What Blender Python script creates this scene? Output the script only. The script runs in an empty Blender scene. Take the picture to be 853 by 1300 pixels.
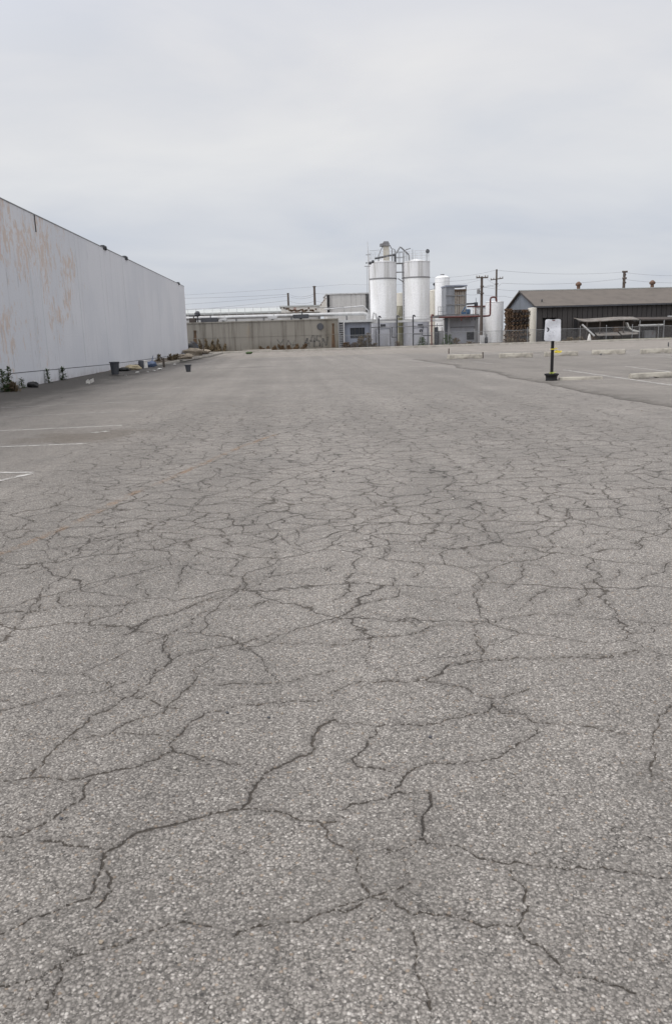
import bpy, bmesh, math, random
import numpy as np
from mathutils import Vector, Matrix, noise as mnoise

random.seed(7)
rng = np.random.default_rng(11)
scene = bpy.context.scene
COL = scene.collection
R = math.radians

# ------------------------------------------------------------------ camera
F = 980.0
PPX, PPY = 426.5, 640.0
CAM = Vector((0.0, 0.0, 1.5))
ROLL = 0.030
Yc = Vector((366 - PPX, PPY - 427, -F)).normalized()
p2 = Vector((366 - PPX + 100, PPY - 427 + 100 * ROLL, -F))
Zc = p2.cross(Yc).normalized()
if Zc.y < 0: Zc = -Zc
Xc = Yc.cross(Zc).normalized()
W2C = Matrix((Xc, Yc, Zc)).transposed()      # world axes as columns in camera space
C2W = W2C.transposed()
cd = bpy.data.cameras.new("camera"); cam = bpy.data.objects.new("camera", cd); COL.objects.link(cam)
cam.matrix_world = Matrix.Translation(CAM) @ C2W.to_4x4()
cd.sensor_width = 36; cd.sensor_fit = 'AUTO'; cd.lens = F / 1300 * 36
cd.shift_y = -10 / 1300
cd.clip_start = 0.05; cd.clip_end = 4000
scene.camera = cam

def ray(px, py):
    return C2W @ Vector((px - PPX, PPY - py, -F))
def G(px, py, z=0.0):
    d = ray(px, py); t = (z - CAM.z) / d.z
    return CAM + d * t
def W(px, py, Y):
    d = ray(px, py); return CAM + d * (Y / d.y)
def WX(px, py, X):
    d = ray(px, py); return CAM + d * (X / d.x)

# ------------------------------------------------------------------ materials
class NT:
    def __init__(s, name):
        s.m = bpy.data.materials.new(name); s.m.use_nodes = True
        s.t = s.m.node_tree; s.t.nodes.clear()
        s.out = s.n('ShaderNodeOutputMaterial')
        s.b = s.n('ShaderNodeBsdfPrincipled')
        s.l(s.b.outputs[0], s.out.inputs[0])
        s.tc = s.n('ShaderNodeTexCoord')
    def n(s, t, **k):
        x = s.t.nodes.new(t)
        for a, v in k.items(): setattr(x, a, v)
        return x
    def l(s, a, b): s.t.links.new(a, b)
    def val(s, sock, v):
        if hasattr(v, 'is_linked') or hasattr(v, 'links'): s.l(v, sock)
        else: sock.default_value = v
    def mapping(s, scale=(1, 1, 1), src=None, loc=(0, 0, 0), rot=(0, 0, 0)):
        m = s.n('ShaderNodeMapping'); s.l(src or s.tc.outputs['Object'], m.inputs[0])
        m.inputs['Scale'].default_value = scale; m.inputs['Location'].default_value = loc
        m.inputs['Rotation'].default_value = rot
        return m.outputs[0]
    def noise(s, vec, scale=1, detail=4, rough=.55, dist=0):
        x = s.n('ShaderNodeTexNoise'); s.l(vec, x.inputs['Vector'])
        x.inputs['Scale'].default_value = scale; x.inputs['Detail'].default_value = detail
        x.inputs['Roughness'].default_value = rough; x.inputs['Distortion'].default_value = dist
        return x
    def ramp(s, fac, stops):
        r = s.n('ShaderNodeValToRGB'); s.l(fac, r.inputs[0])
        e = r.color_ramp.elements
        while len(e) < len(stops): e.new(.5)
        for el, (p, c) in zip(e, stops):
            el.position = p; el.color = c if len(c) == 4 else (*c, 1)
        return r.outputs[0]
    def mr(s, v, a, b, c=0, d=1, smooth=False):
        x = s.n('ShaderNodeMapRange'); s.val(x.inputs[0], v)
        if smooth: x.interpolation_type = 'SMOOTHSTEP'
        for i, q in zip((1, 2, 3, 4), (a, b, c, d)): s.val(x.inputs[i], q)
        return x.outputs[0]
    def math(s, op, a, b=0.0, c=None):
        x = s.n('ShaderNodeMath', operation=op); s.val(x.inputs[0], a); s.val(x.inputs[1], b)
        if c is not None: s.val(x.inputs[2], c)
        return x.outputs[0]
    def mix(s, fac, a, b, mode='MIX'):
        x = s.n('ShaderNodeMix', data_type='RGBA', blend_type=mode)
        s.val(x.inputs[0], fac)
        for i, q in ((6, a), (7, b)):
            if isinstance(q, tuple): x.inputs[i].default_value = q if len(q) == 4 else (*q, 1)
            else: s.l(q, x.inputs[i])
        return x.outputs[2]
    def bump(s, h, strength=.3, dist=.01):
        x = s.n('ShaderNodeBump'); s.l(h, x.inputs['Height'])
        x.inputs['Strength'].default_value = strength; x.inputs['Distance'].default_value = dist
        s.l(x.outputs[0], s.b.inputs['Normal']); return x
    def attr(s, name):
        a = s.n('ShaderNodeAttribute'); a.attribute_name = name; return a.outputs['Fac']

MATS = {}
def weathered(name, base, dirt=None, amount=.5, streak=.25, scale=1.2, rough=.65, metal=0, fine=.12, rust=None, rust_amt=.0, bump=.15, contrast=(.42, .68)):
    """surface with vertical dirt streaks, mottling and optional rust patches"""
    if name in MATS: return MATS[name]
    t = NT(name)
    dirt = dirt or tuple(c * .55 for c in base)
    n1 = t.noise(t.mapping((scale, scale, scale * streak)), 1.0, 6, .62)
    f1 = t.mr(n1.outputs[0], contrast[0], contrast[1], 0, amount, True)
    c = t.mix(f1, base, dirt)
    n2 = t.noise(t.mapping((1, 1, 1)), 9 * scale, 5, .7)
    g = t.mr(n2.outputs[0], .3, .7, 1 - fine, 1 + fine)
    gg = t.n('ShaderNodeCombineColor'); [t.l(g, gg.inputs[i]) for i in range(3)]
    c = t.mix(1.0, c, gg.outputs[0], 'MULTIPLY')
    if rust:
        n3 = t.noise(t.mapping((scale * 1.3, scale * 1.3, scale * .35), loc=(7, 3, 1)), 1.4, 6, .68)
        f3 = t.mr(n3.outputs[0], .62 - rust_amt * .3, .74 - rust_amt * .3, 0, .85, True)
        c = t.mix(f3, c, rust)
    t.l(c, t.b.inputs['Base Color'])
    t.b.inputs['Metallic'].default_value = metal
    t.l(t.mr(n2.outputs[0], .2, .8, rough - .1, min(1, rough + .12)), t.b.inputs['Roughness'])
    t.b.inputs['Specular IOR Level'].default_value = .3
    if bump: t.bump(n2.outputs[0], bump, .01)
    MATS[name] = t.m
    return t.m

M = lambda k: MATS[k]
weathered('white_silo_paint', (.8, .8, .8), (.5, .49, .46), .5, .12, .9, .5)
weathered('silo_band_paint', (.66, .66, .665), (.32, .31, .29), .7, .07, 1.6, .55, contrast=(.48, .68))
weathered('silo_skirt_paint', (.44, .445, .48), (.3, .3, .31), .6, .3, 1.3, .6)
weathered('beige_paint', (.6, .57, .5), (.36, .33, .27), .6, .15, .9, .6)
weathered('grey_steel', (.22, .22, .225), (.1, .09, .085), .5, .4, 2, .55, .2, rust=(.13, .07, .045), rust_amt=.15)
weathered('dark_steel', (.07, .072, .08), (.035, .033, .033), .5, .4, 2, .55, .1)
weathered('pale_steel', (.5, .5, .5), (.3, .29, .27), .5, .4, 1.5, .5, .15)
weathered('galvanised_steel', (.26, .265, .27), (.17, .17, .175), .5, .6, 2, .5, .5)
weathered('red_pipe_paint', (.13, .048, .042), (.085, .032, .028), .5, .5, 2, .5)
weathered('rust_stack', (.12, .075, .045), (.045, .032, .024), .8, .25, 1.6, .85, contrast=(.4, .6))
weathered('pallet_wood', (.18, .12, .068), (.07, .048, .032), .7, 1, 2.0, .85)
weathered('pole_wood', (.1, .08, .068), (.055, .045, .038), .6, .1, 3, .85)
weathered('shed_blue_grey', (.24, .26, .31), (.16, .16, .18), .6, .2, 1.2, .7)
weathered('roof_sheet', (.46, .47, .47), (.3, .3, .29), .5, 1, .8, .6)
weathered('box_building_paint', (.5, .49, .475), (.36, .35, .33), .5, .2, .8, .65)
weathered('dark_void', (.018, .018, .02), (.03, .028, .027), .5, 1, 1, .8)
weathered('window_glass', (.03, .034, .042), (.05, .05, .055), .5, 1, 1, .2, fine=.05, bump=0)
weathered('gable_cladding', (.17, .185, .21), (.11, .12, .13), .5, .15, .7, .7)
weathered('front_cladding', (.058, .053, .051), (.036, .033, .032), .6, .12, .7, .75)
weathered('shingle_roof', (.125, .108, .094), (.088, .077, .068), .6, 1, .8, .9)
weathered('kerb_concrete', (.41, .385, .345), (.23, .21, .18), .6, 1, 1.6, .9)
weathered('pavement_concrete', (.38, .35, .31), (.22, .2, .175), .6, 1, .9, .9)
weathered('stop_concrete', (.37, .345, .295), (.17, .155, .135), .7, 1, 3.2, .9, bump=.4)
weathered('bin_plastic', (.052, .056, .066), (.08, .08, .082), .5, .5, 4, .55)
weathered('black_plastic', (.012, .012, .013), (.03, .029, .028), .5, .5, 5, .6)
weathered('black_post_paint', (.013, .012, .012), (.03, .028, .026), .5, .2, 6, .5)
weathered('yellow_tape', (.6, .48, .04), (.5, .42, .05), .4, 1, 9, .45)
weathered('lime_tape', (.36, .42, .1), (.28, .28, .1), .4, 1, 9, .5)
weathered('sign_sheet', (.64, .65, .68), (.5, .5, .52), .6, 1, 5, .5)
weathered('faded_ink', (.42, .43, .46), (.5, .5, .52), .5, 1, 20, .6)
weathered('black_ink', (.03, .03, .035), (.1, .1, .1), .4, 1, 20, .6)
weathered('blue_plastic', (.09, .125, .21), (.06, .08, .13), .5, 1, 8, .4)
weathered('tan_bag', (.34, .29, .19), (.2, .16, .11), .5, 1, 8, .7)
weathered('white_litter', (.68, .67, .64), (.45, .42, .38), .5, 1, 9, .7)
weathered('dirt', (.15, .125, .1), (.075, .063, .052), .8, 1, 2.5, .95, bump=.6)
weathered('rock', (.3, .255, .2), (.17, .14, .11), .7, 1, 5, .9, bump=.6)
weathered('weed_green', (.055, .09, .03), (.03, .055, .022), .6, 1, 8, .7)
weathered('weed_dry', (.15, .115, .07), (.08, .058, .036), .7, 1, 8, .85)
weathered('weed_red', (.12, .075, .045), (.07, .06, .03), .7, 1, 8, .85)
weathered('lawn', (.13, .14, .05), (.19, .16, .08), .7, 1, 1.5, .9)
weathered('terracotta_vent', (.14, .085, .06), (.09, .06, .045), .6, .5, 4, .8)
weathered('awning_sheet', (.2, .185, .17), (.09, .078, .07), .7, 1, 1.6, .75, rust=(.14, .08, .05), rust_amt=.2)
weathered('old_siding', (.07, .058, .052), (.035, .034, .032), .7, .2, 1.5, .85)
weathered('tower_grey', (.27, .28, .3), (.17, .17, .18), .6, .25, 1.6, .6, rust=(.17, .08, .05), rust_amt=.05)
weathered('tower_rust', (.3, .28, .25), (.15, .1, .075), .6, .2, 2.0, .75, contrast=(.38, .62))
weathered('mossy_tank', (.4, .38, .3), (.1, .095, .05), .95, .12, 1.2, .7, contrast=(.35, .55))
weathered('distant_green', (.40, .415, .405), (.32, .33, .32), .5, 1, .3, .7)
weathered('fascia_white', (.56, .54, .5), (.3, .12, .08), .7, .5, 1.2, .7, contrast=(.58, .66))
weathered('machine_blue', (.05, .1, .17), (.04, .05, .07), .5, 1, 3, .5)
weathered('cable', (.08, .08, .085), (.06, .06, .06), .3, 1, 1, .6)
weathered('far_cable', (.2, .2, .21), (.15, .15, .15), .3, 1, 1, .6)
weathered('insulator', (.3, .28, .26), (.2, .18, .16), .3, 1, 3, .4)

def mat_white_wall():
    t = NT('peeling_white_wall')
    obj = t.tc.outputs['Object']
    sep = t.n('ShaderNodeSeparateXYZ'); t.l(obj, sep.inputs[0])
    yy, zz = t.math('ADD', sep.outputs[1], 40.0), sep.outputs[2]
    base = (.67, .673, .70)
    # broad roller patches
    nb = t.noise(t.mapping((.25, .25, .25)), 1.0, 3)
    c = t.mix(t.mr(nb.outputs[0], .4, .62, 0, 1, True), base, (.625, .633, .665))
    # faint vertical run marks
    nr = t.noise(t.mapping((3.5, 3.5, .12)), 1.0, 5, .6)
    c = t.mix(t.mr(nr.outputs[0], .55, .78, 0, .45, True), c, (.44, .43, .44))
    # peeled paint: vertical flakes inside broad areas; strongest near the street end, high up
    flake = t.noise(t.mapping((4, 4.2, 1.7)), 1.0, 10, .78, .5)
    area = t.noise(t.mapping((.5, .5, .62), loc=(2.2, 5.1, 3.7)), 1.0, 4, .6)
    near = t.mr(yy, 30, 39, 1, 0, True)
    patch = t.math('MULTIPLY', t.mr(t.math('ABSOLUTE', t.math('SUBTRACT', yy, 47.5)), 0, 3.2, 1, 0, True), t.mr(t.math('ABSOLUTE', t.math('SUBTRACT', zz, 3.2)), 0, 2.0, 1, 0, True))
    hi = t.mr(zz, .6, 4.6, .45, 1)
    reg = t.math('MULTIPLY', t.math('MAXIMUM', near, t.math('MULTIPLY', patch, .75)), hi)
    reg = t.math('ADD', reg, t.math('MULTIPLY', t.mr(area.outputs[0], .34, .66, -.42, .5), t.mr(reg, 0, .7, .12, 1)))
    thr = t.mr(reg, 0, 1.1, .72, .46)
    pm = t.n('ShaderNodeMapRange'); pm.interpolation_type = 'SMOOTHSTEP'
    t.l(flake.outputs[0], pm.inputs[0]); t.l(thr, pm.inputs[1]); t.l(t.math('ADD', thr, .07), pm.inputs[2])
    pm.inputs[3].default_value = 0; pm.inputs[4].default_value = .78
    tan = t.mix(t.noise(t.mapping((1, 1, 1)), 2.2, 4).outputs[0], (.66, .50, .40), (.52, .45, .40))
    c = t.mix(pm.outputs[0], c, tan)
    # grey scuffs beside the flakes
    sc = t.noise(t.mapping((5.0, 4.0, .7), loc=(4, 9, 2)), 1.0, 7, .7)
    c = t.mix(t.math('MULTIPLY', t.mr(sc.outputs[0], .58, .68, 0, .6, True), t.mr(reg, .1, .8, .1, 1)), c, (.33, .32, .33))
    fn = t.noise(obj, 14, 6, .7)
    g = t.mr(fn.outputs[0], .3, .7, .94, 1.05)
    gg = t.n('ShaderNodeCombineColor'); [t.l(g, gg.inputs[i]) for i in range(3)]
    c = t.mix(1, c, gg.outputs[0], 'MULTIPLY')
    # splash-back dirt along the foot
    ft = t.noise(t.mapping((2, 2, 1)), 1.5, 6, .7)
    fm = t.math('MULTIPLY', t.mr(zz, .05, .55, .55, 0, True), t.mr(ft.outputs[0], .35, .65))
    c = t.mix(fm, c, (.3, .27, .25))
    t.l(c, t.b.inputs['Base Color']); t.b.inputs['Roughness'].default_value = .75
    t.b.inputs['Specular IOR Level'].default_value = .25
    t.bump(t.math('ADD', t.math('MULTIPLY', pm.outputs[0], -.6), fn.outputs[0]), .3, .012)
    MATS['peeling_white_wall'] = t.m
mat_white_wall()

def mat_concrete_wall():
    t = NT('stained_concrete')
    obj = t.tc.outputs['Object']
    sep = t.n('ShaderNodeSeparateXYZ'); t.l(obj, sep.inputs[0])
    n0 = t.noise(t.mapping((.16, .16, .02)), 1, 3, .5)
    c = t.ramp(n0.outputs[0], [(.3, (.18, .168, .148)), (.5, (.225, .21, .183)), (.62, (.155, .14, .112)), (.75, (.235, .225, .207))])
    n1 = t.noise(t.mapping((2.2, 2.2, .12)), 1, 6, .65)
    c = t.mix(t.mr(n1.outputs[0], .46, .68, 0, .75, True), c, (.095, .083, .068))
    n2 = t.noise(t.mapping((.7, .7, .09), loc=(3, 1, 5)), 1, 4, .6)
    c = t.mix(t.mr(n2.outputs[0], .58, .72, 0, .5, True), c, (.25, .17, .09))
    n3 = t.noise(obj, 3, 7, .7)
    c = t.mix(t.mr(n3.outputs[0], .45, .7, 0, .35), c, (.2, .19, .17))
    n4 = t.noise(t.mapping((1.2, 1.2, .6)), 1, 5, .7)
    c = t.mix(t.math('MULTIPLY', t.mr(sep.outputs[2], 0, 1.1, 1, 0, True), t.mr(n4.outputs[0], .4, .65)), c, (.13, .115, .09))
    t.l(c, t.b.inputs['Base Color']); t.b.inputs['Roughness'].default_value = .9
    t.bump(n3.outputs[0], .3, .02)
    MATS['stained_concrete'] = t.m
mat_concrete_wall()

def asphalt(name, tint=(1, 1, 1), cracks=True, contrast=1.0, edge=False):
    t = NT(name)
    obj = t.tc.outputs['Object']
    sep = t.n('ShaderNodeSeparateXYZ'); t.l(obj, sep.inputs[0])
    xx, yy = sep.outputs[0], sep.outputs[1]
    # aggregate: stones of two sizes, each its own tone
    def stones(scale, stops, loc):
        wv = t.noise(t.mapping((1, 1, 1), loc=loc), scale * .9, 2)
        add = t.n('ShaderNodeVectorMath', operation='MULTIPLY_ADD')
        t.l(wv.outputs['Color'], add.inputs[0]); add.inputs[1].default_value = (.5 / scale,) * 3; t.l(obj, add.inputs[2])
        v = t.n('ShaderNodeTexVoronoi', voronoi_dimensions='3D'); t.l(add.outputs[0], v.inputs['Vector'])
        v.inputs['Scale'].default_value = scale
        s2 = t.n('ShaderNodeSeparateColor'); t.l(v.outputs['Color'], s2.inputs[0])
        return t.ramp(s2.outputs[0], stops), v, s2
    g1, v1, s1 = stones(118, [(0, (.05, .048, .047)), (.08, (.115, .109, .103)), (.32, (.195, .184, .173)), (.7, (.262, .247, .233)), (.92, (.35, .332, .315)), (1, (.48, .46, .44))], (0, 0, 0))
    g2, v2, s22 = stones(230, [(0, (.06, .057, .055)), (.3, (.15, .141, .132)), (.7, (.24, .227, .213)), (1, (.39, .372, .354))], (3, 1, 2))
    sel = t.noise(obj, 60, 3)
    c = t.mix(t.mr(sel.outputs[0], .44, .6), g1, g2)
    # tan / rusty stones here and there
    c = t.mix(t.mr(s1.outputs[1], .972, .98, 0, .55), c, (.27, .2, .14))
    # binder between the stones
    c = t.mix(t.mr(v1.outputs['Distance'], .42, .7, 0, .65), c, (.075, .07, .066))
    # wear and dirt at several sizes
    nw = t.noise(t.mapping((.16, .16, .16)), 1, 5, .62)
    nm = t.noise(t.mapping((1.1, .9, 1)), 1, 6, .68)
    w = t.math('MULTIPLY', t.mr(nw.outputs[0], .3, .7, .88, 1.13), t.mr(nm.outputs[0], .28, .72, .84, 1.15))
    # oil drip line / worn wheel tracks running up the lot
    wob = t.noise(t.mapping((0, .12, 0)), 1, 2)
    xw = t.math('ADD', xx, t.mr(wob.outputs[0], .3, .7, -.35, .35))
    trk = t.noise(t.mapping((1.1, .03, 1)), 1, 5, .62)
    w = t.math('MULTIPLY', w, t.mr(trk.outputs[0], .33, .68, 1.09, .87))
    gg = t.n('ShaderNodeCombineColor')
    for i, k in enumerate(tint): t.l(t.math('MULTIPLY', w, k), gg.inputs[i])
    c = t.mix(1, c, gg.outputs[0], 'MULTIPLY')
    hgt = t.math('MULTIPLY', v1.outputs['Distance'], -1)
    if cracks:
        # asphalt colour darkens unevenly towards the foot of the white warehouse
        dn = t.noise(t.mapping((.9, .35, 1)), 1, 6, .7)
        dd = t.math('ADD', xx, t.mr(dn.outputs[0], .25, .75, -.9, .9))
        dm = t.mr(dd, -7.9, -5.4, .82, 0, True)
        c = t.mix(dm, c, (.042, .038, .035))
        # brownish oil stain in the stall area on the left, and dark puddle marks farther off
        for (sx, sy, rx, ry, amt, colr) in STAINS:
            sn = t.noise(t.mapping((1.3, 1.3, 1), loc=(sx, sy, 0)), 1, 5, .65)
            ax = t.math('DIVIDE', t.math('SUBTRACT', xx, sx), rx); ay = t.math('DIVIDE', t.math('SUBTRACT', yy, sy), ry)
            rr = t.math('SQRT', t.math('ADD', t.math('MULTIPLY', ax, ax), t.math('MULTIPLY', ay, ay)))
            rr = t.math('ADD', rr, t.mr(sn.outputs[0], .25, .75, -.55, .55))
            c = t.mix(t.mr(rr, .35, 1.05, amt, 0, True), c, colr)
        # alligator cracking: warped cell borders, broken up, in two sizes
        wa = t.noise(obj, 1.7, 2); wb = t.noise(obj, 8, 3, .6); wc = t.noise(obj, 45, 2)
        def warp(src, w_, amp):
            a = t.n('ShaderNodeVectorMath', operation='SUBTRACT'); t.l(w_.outputs['Color'], a.inputs[0]); a.inputs[1].default_value = (.5, .5, .5)
            b = t.n('ShaderNodeVectorMath', operation='MULTIPLY_ADD'); t.l(a.outputs[0], b.inputs[0]); b.inputs[1].default_value = (amp, amp, 0); t.l(src, b.inputs[2])
            return b.outputs[0]
        wv = warp(warp(warp(obj, wa, .45), wb, .14), wc, .03)
        al = t.attr('alligator')
        crk = None
        for sc, base_w, seed, msk in ((3.7, .0085, (0, 0, 0), 'fine'), (1.8, .0080, (5.3, 2.1, 0), 'big')):
            v = t.n('ShaderNodeTexVoronoi', voronoi_dimensions='2D', feature='DISTANCE_TO_EDGE')
            mp = t.mapping((.85, .95, 1), src=wv, loc=seed); t.l(mp, v.inputs['Vector']); v.inputs['Scale'].default_value = sc
            d = t.math('DIVIDE', v.outputs['Distance'], sc)
            keep = t.noise(t.mapping((1, 1, 1), loc=(seed[0] + 9, 4, 0)), 1.6, 3, .6)
            wid = t.math('MULTIPLY', t.mr(keep.outputs[0], .36, .62, .48, 1.05), base_w)
            if msk == 'fine': wid = t.math('MULTIPLY', wid, al)
            else: wid = t.math('MULTIPLY', wid, t.attr('block'))
            prof = t.math('SUBTRACT', 1, t.math('MINIMUM', 1, t.math('DIVIDE', d, t.math('MAXIMUM', wid, .0002))))
            halo = t.math('MULTIPLY', t.mr(d, 0, .035, .32, 0, True), t.mr(wid, 0.001, .006))
            c = t.mix(halo, c, (.11, .1, .092))
            crk = prof if crk is None else t.math('MAXIMUM', crk, prof)
        # the long open cracks, from their distance stored on the mesh
        cd_ = t.attr('crack_distance'); cw = t.attr('crack_width')
        jw = t.noise(obj, 75, 4, .65)
        cd2 = t.math('ADD', cd_, t.mr(jw.outputs[0], .3, .7, -.0035, .0035))
        pr2 = t.mr(t.math('DIVIDE', cd2, t.math('MAXIMUM', cw, .0005)), .25, 1.0, 1, 0, True)
        halo2 = t.math('MULTIPLY', t.mr(cd2, 0, .045, .5, 0, True), t.mr(cw, .0005, .007))
        c = t.mix(halo2, c, (.105, .095, .086))
        crk = t.math('MAXIMUM', crk, pr2)
        dcol = t.mix(t.mr(nm.outputs[0], .35, .65), (.03, .026, .022), (.07, .058, .046))
        c = t.mix(t.mr(crk, 0, .5, 0, .88), c, dcol)
        hgt = t.math('ADD', hgt, t.math('MULTIPLY', crk, -1.6))
    if edge:
        en = t.noise(t.mapping((2.5, 2.5, 1)), 1, 6, .75)
        em = t.math('ADD', t.attr('edge'), t.mr(en.outputs[0], .3, .7, -.35, .3))
        c = t.mix(t.mr(em, .3, 1.1, 0, .72, True), c, (.06, .053, .046))
        sn = t.noise(t.mapping((.35, .9, 1)), 1, 5, .65)
        c = t.mix(t.mr(sn.outputs[0], .5, .68, 0, .45, True), c, (.085, .078, .07))
    t.l(c, t.b.inputs['Base Color'])
    t.l(t.mr(nm.outputs[0], .3, .7, .8, .95), t.b.inputs['Roughness'])
    t.b.inputs['Specular IOR Level'].default_value = .3
    t.bump(hgt, .55, .006)
    MATS[name] = t.m
    return t.m

def paint_mat(name, color, wear=.5, opacity=.9, scale=6):
    """road paint worn through to the asphalt below"""
    t = NT(name); obj = t.tc.outputs['Object']
    n = t.noise(obj, scale, 7, .75); n2 = t.noise(obj, 70, 3, .7)
    k = t.math('ADD', t.math('MULTIPLY', n.outputs[0], .6), t.math('MULTIPLY', n2.outputs[0], .4))
    m = t.mr(k, wear - .09, wear + .1, opacity, 0, True)
    t.l(t.mix(n2.outputs[0], color, tuple(q * .75 for q in color)), t.b.inputs['Base Color'])
    t.b.inputs['Roughness'].default_value = .85
    tr = t.n('ShaderNodeBsdfTransparent'); mx = t.n('ShaderNodeMixShader')
    t.l(m, mx.inputs[0]); t.l(tr.outputs[0], mx.inputs[1]); t.l(t.b.outputs[0], mx.inputs[2]); t.l(mx.outputs[0], t.out.inputs[0])
    MATS[name] = t.m
paint_mat('white_road_paint', (.62, .6, .57), .53, .8)
paint_mat('worn_road_paint', (.58, .56, .53), .52, .7)
paint_mat('ghost_orange_paint', (.4, .24, .13), .455, .5, 3)

# ------------------------------------------------------------------ mesh helpers
class MB:
    def __init__(s): s.v = []; s.f = []
    def add(s, vs, fs):
        o = len(s.v); s.v += [Vector(v) for v in vs]; s.f += [tuple(o + i for i in f) for f in fs]; return s
    def box(s, a, b, rz=0, piv=None):
        x0, y0, z0 = a; x1, y1, z1 = b
        vs = [Vector(p) for p in ((x0, y0, z0), (x1, y0, z0), (x1, y1, z0), (x0, y1, z0), (x0, y0, z1), (x1, y0, z1), (x1, y1, z1), (x0, y1, z1))]
        if rz:
            c = Vector(piv) if piv else Vector(((x0 + x1) / 2, (y0 + y1) / 2, 0)); m = Matrix.Rotation(rz, 3, 'Z')
            vs = [m @ (v - c) + c for v in vs]
        return s.add(vs, [(0, 3, 2, 1), (4, 5, 6, 7), (0, 1, 5, 4), (1, 2, 6, 5), (2, 3, 7, 6), (3, 0, 4, 7)])
    def tube(s, pts, r, n=8, cap=True):
        pts = [Vector(p) for p in pts]; rs = r if isinstance(r, (list, tuple)) else [r] * len(pts)
        ring = []; prev = None
        for i, p in enumerate(pts):
            d = (pts[min(i + 1, len(pts) - 1)] - pts[max(i - 1, 0)])
            if d.length < 1e-9: d = Vector((0, 0, 1))
            d.normalize()
            a = prev if prev is not None and abs(prev.dot(d)) < .95 else (Vector((0, 0, 1)) if abs(d.z) < .9 else Vector((1, 0, 0)))
            a = (a - d * a.dot(d)).normalized(); b = d.cross(a); prev = a
            ring.append([p + (a * math.cos(k * 2 * math.pi / n) + b * math.sin(k * 2 * math.pi / n)) * rs[i] for k in range(n)])
        vs = [q for rg in ring for q in rg]; fs = []
        for i in range(len(pts) - 1):
            for k in range(n):
                k2 = (k + 1) % n; fs.append((i * n + k, i * n + k2, (i + 1) * n + k2, (i + 1) * n + k))
        if cap: fs.append(tuple(reversed(range(n)))); fs.append(tuple((len(pts) - 1) * n + k for k in range(n)))
        return s.add(vs, fs)
    def lathe(s, c, prof, n=48, a0=0):
        """prof: (radius, z) pairs from bottom to top around centre c"""
        vs = []; fs = []
        for (r, z) in prof:
            for k in range(n):
                a = a0 + k * 2 * math.pi / n; vs.append((c[0] + r * math.cos(a), c[1] + r * math.sin(a), c[2] + z))
        for i in range(len(prof) - 1):
            for k in range(n):
                k2 = (k + 1) % n; fs.append((i * n + k, i * n + k2, (i + 1) * n + k2, (i + 1) * n + k))
        fs.append(tuple(reversed(range(n)))); fs.append(tuple((len(prof) - 1) * n + k for k in range(n)))
        return s.add(vs, fs)
    def prism(s, poly, ext):
        """polygon (3D points) pushed along ext"""
        e = Vector(ext); n = len(poly); vs = [Vector(p) for p in poly] + [Vector(p) + e for p in poly]
        fs = [tuple(range(n)), tuple(reversed(range(n, 2 * n)))]
        for k in range(n): k2 = (k + 1) % n; fs.append((k, k + n, k2 + n, k2))
        return s.add(vs, fs)
    def pbox(s, px0, py0, px1, py1, Y, dep):
        """upright box whose front, at depth Y, spans this part of the view"""
        ym = (py0 + py1) / 2; xm = (px0 + px1) / 2
        x0 = W(px0, ym, Y).x; x1 = W(px1, ym, Y).x; z1 = W(xm, py0, Y).z; z0 = W(xm, py1, Y).z
        return s.box((x0, Y, z0), (x1, Y + dep, z1))
    def build(s, name, mat, parent=None, origin=None, smooth=False, bevel=0, kind=None, label=None, cat=None, group=None):
        org = Vector(parent_loc(parent)) if parent else (Vector(origin) if origin is not None else Vector((0, 0, 0)))
        me = bpy.data.meshes.new(name); me.from_pydata([v - org for v in s.v], [], s.f); me.update()
        bm = bmesh.new(); bm.from_mesh(me); bmesh.ops.recalc_face_normals(bm, faces=bm.faces)
        if bevel: bmesh.ops.bevel(bm, geom=list(bm.edges), offset=bevel, segments=2, affect='EDGES', clamp_overlap=True)
        bm.to_mesh(me); bm.free()
        if smooth:
            for p in me.polygons: p.use_smooth = True
            me.set_sharp_from_angle(angle=R(38))
        me.materials.append(M(mat) if isinstance(mat, str) else mat)
        o = bpy.data.objects.new(name, me); COL.objects.link(o)
        if parent: o.parent = parent
        else: o.location = org
        tag(o, label, cat, group, kind)
        return o
def parent_loc(o):
    v = Vector((0, 0, 0))
    while o is not None: v += o.location; o = o.parent
    return v
def tag(o, label=None, cat=None, group=None, kind=None):
    if label: o['label'] = label
    if cat: o['category'] = cat
    if group: o['group'] = group
    if kind: o['kind'] = kind
    return o
def thing(name, loc, label, cat, group=None):
    o = bpy.data.objects.new(name, None); COL.objects.link(o); o.location = loc; o.empty_display_size = .3
    return tag(o, label, cat, group)
def copy_tree(o, loc, label, parent=None):
    c = o.copy(); COL.objects.link(c)
    if parent is not None: c.parent = parent
    else: c.location = loc; c['label'] = label
    for ch in o.children: copy_tree(ch, None, None, c)
    return c

# ------------------------------------------------------------------ ground
STAINS = []
for (px, py, rx, ry, amt, colr) in ((118, 553, 1.25, 1.1, .5, (.098, .08, .062)), (60, 558, .9, .6, .3, (.098, .08, .062)), (325, 466, 1.4, .7, .6, (.06, .055, .05)), (250, 478, 2.0, 3.0, .3, (.09, .083, .075)),
                                   (560, 470, 1.5, 4, .22, (.1, .094, .088)), (460, 1130, .28, .3, .2, (.085, .078, .07)), (520, 1080, .2, .3, .15, (.085, .078, .07)), (820, 990, .12, .16, .22, (.075, .07, .064))):
    p = G(px, py); STAINS.append((p.x, p.y, rx, ry, amt, colr))

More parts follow.
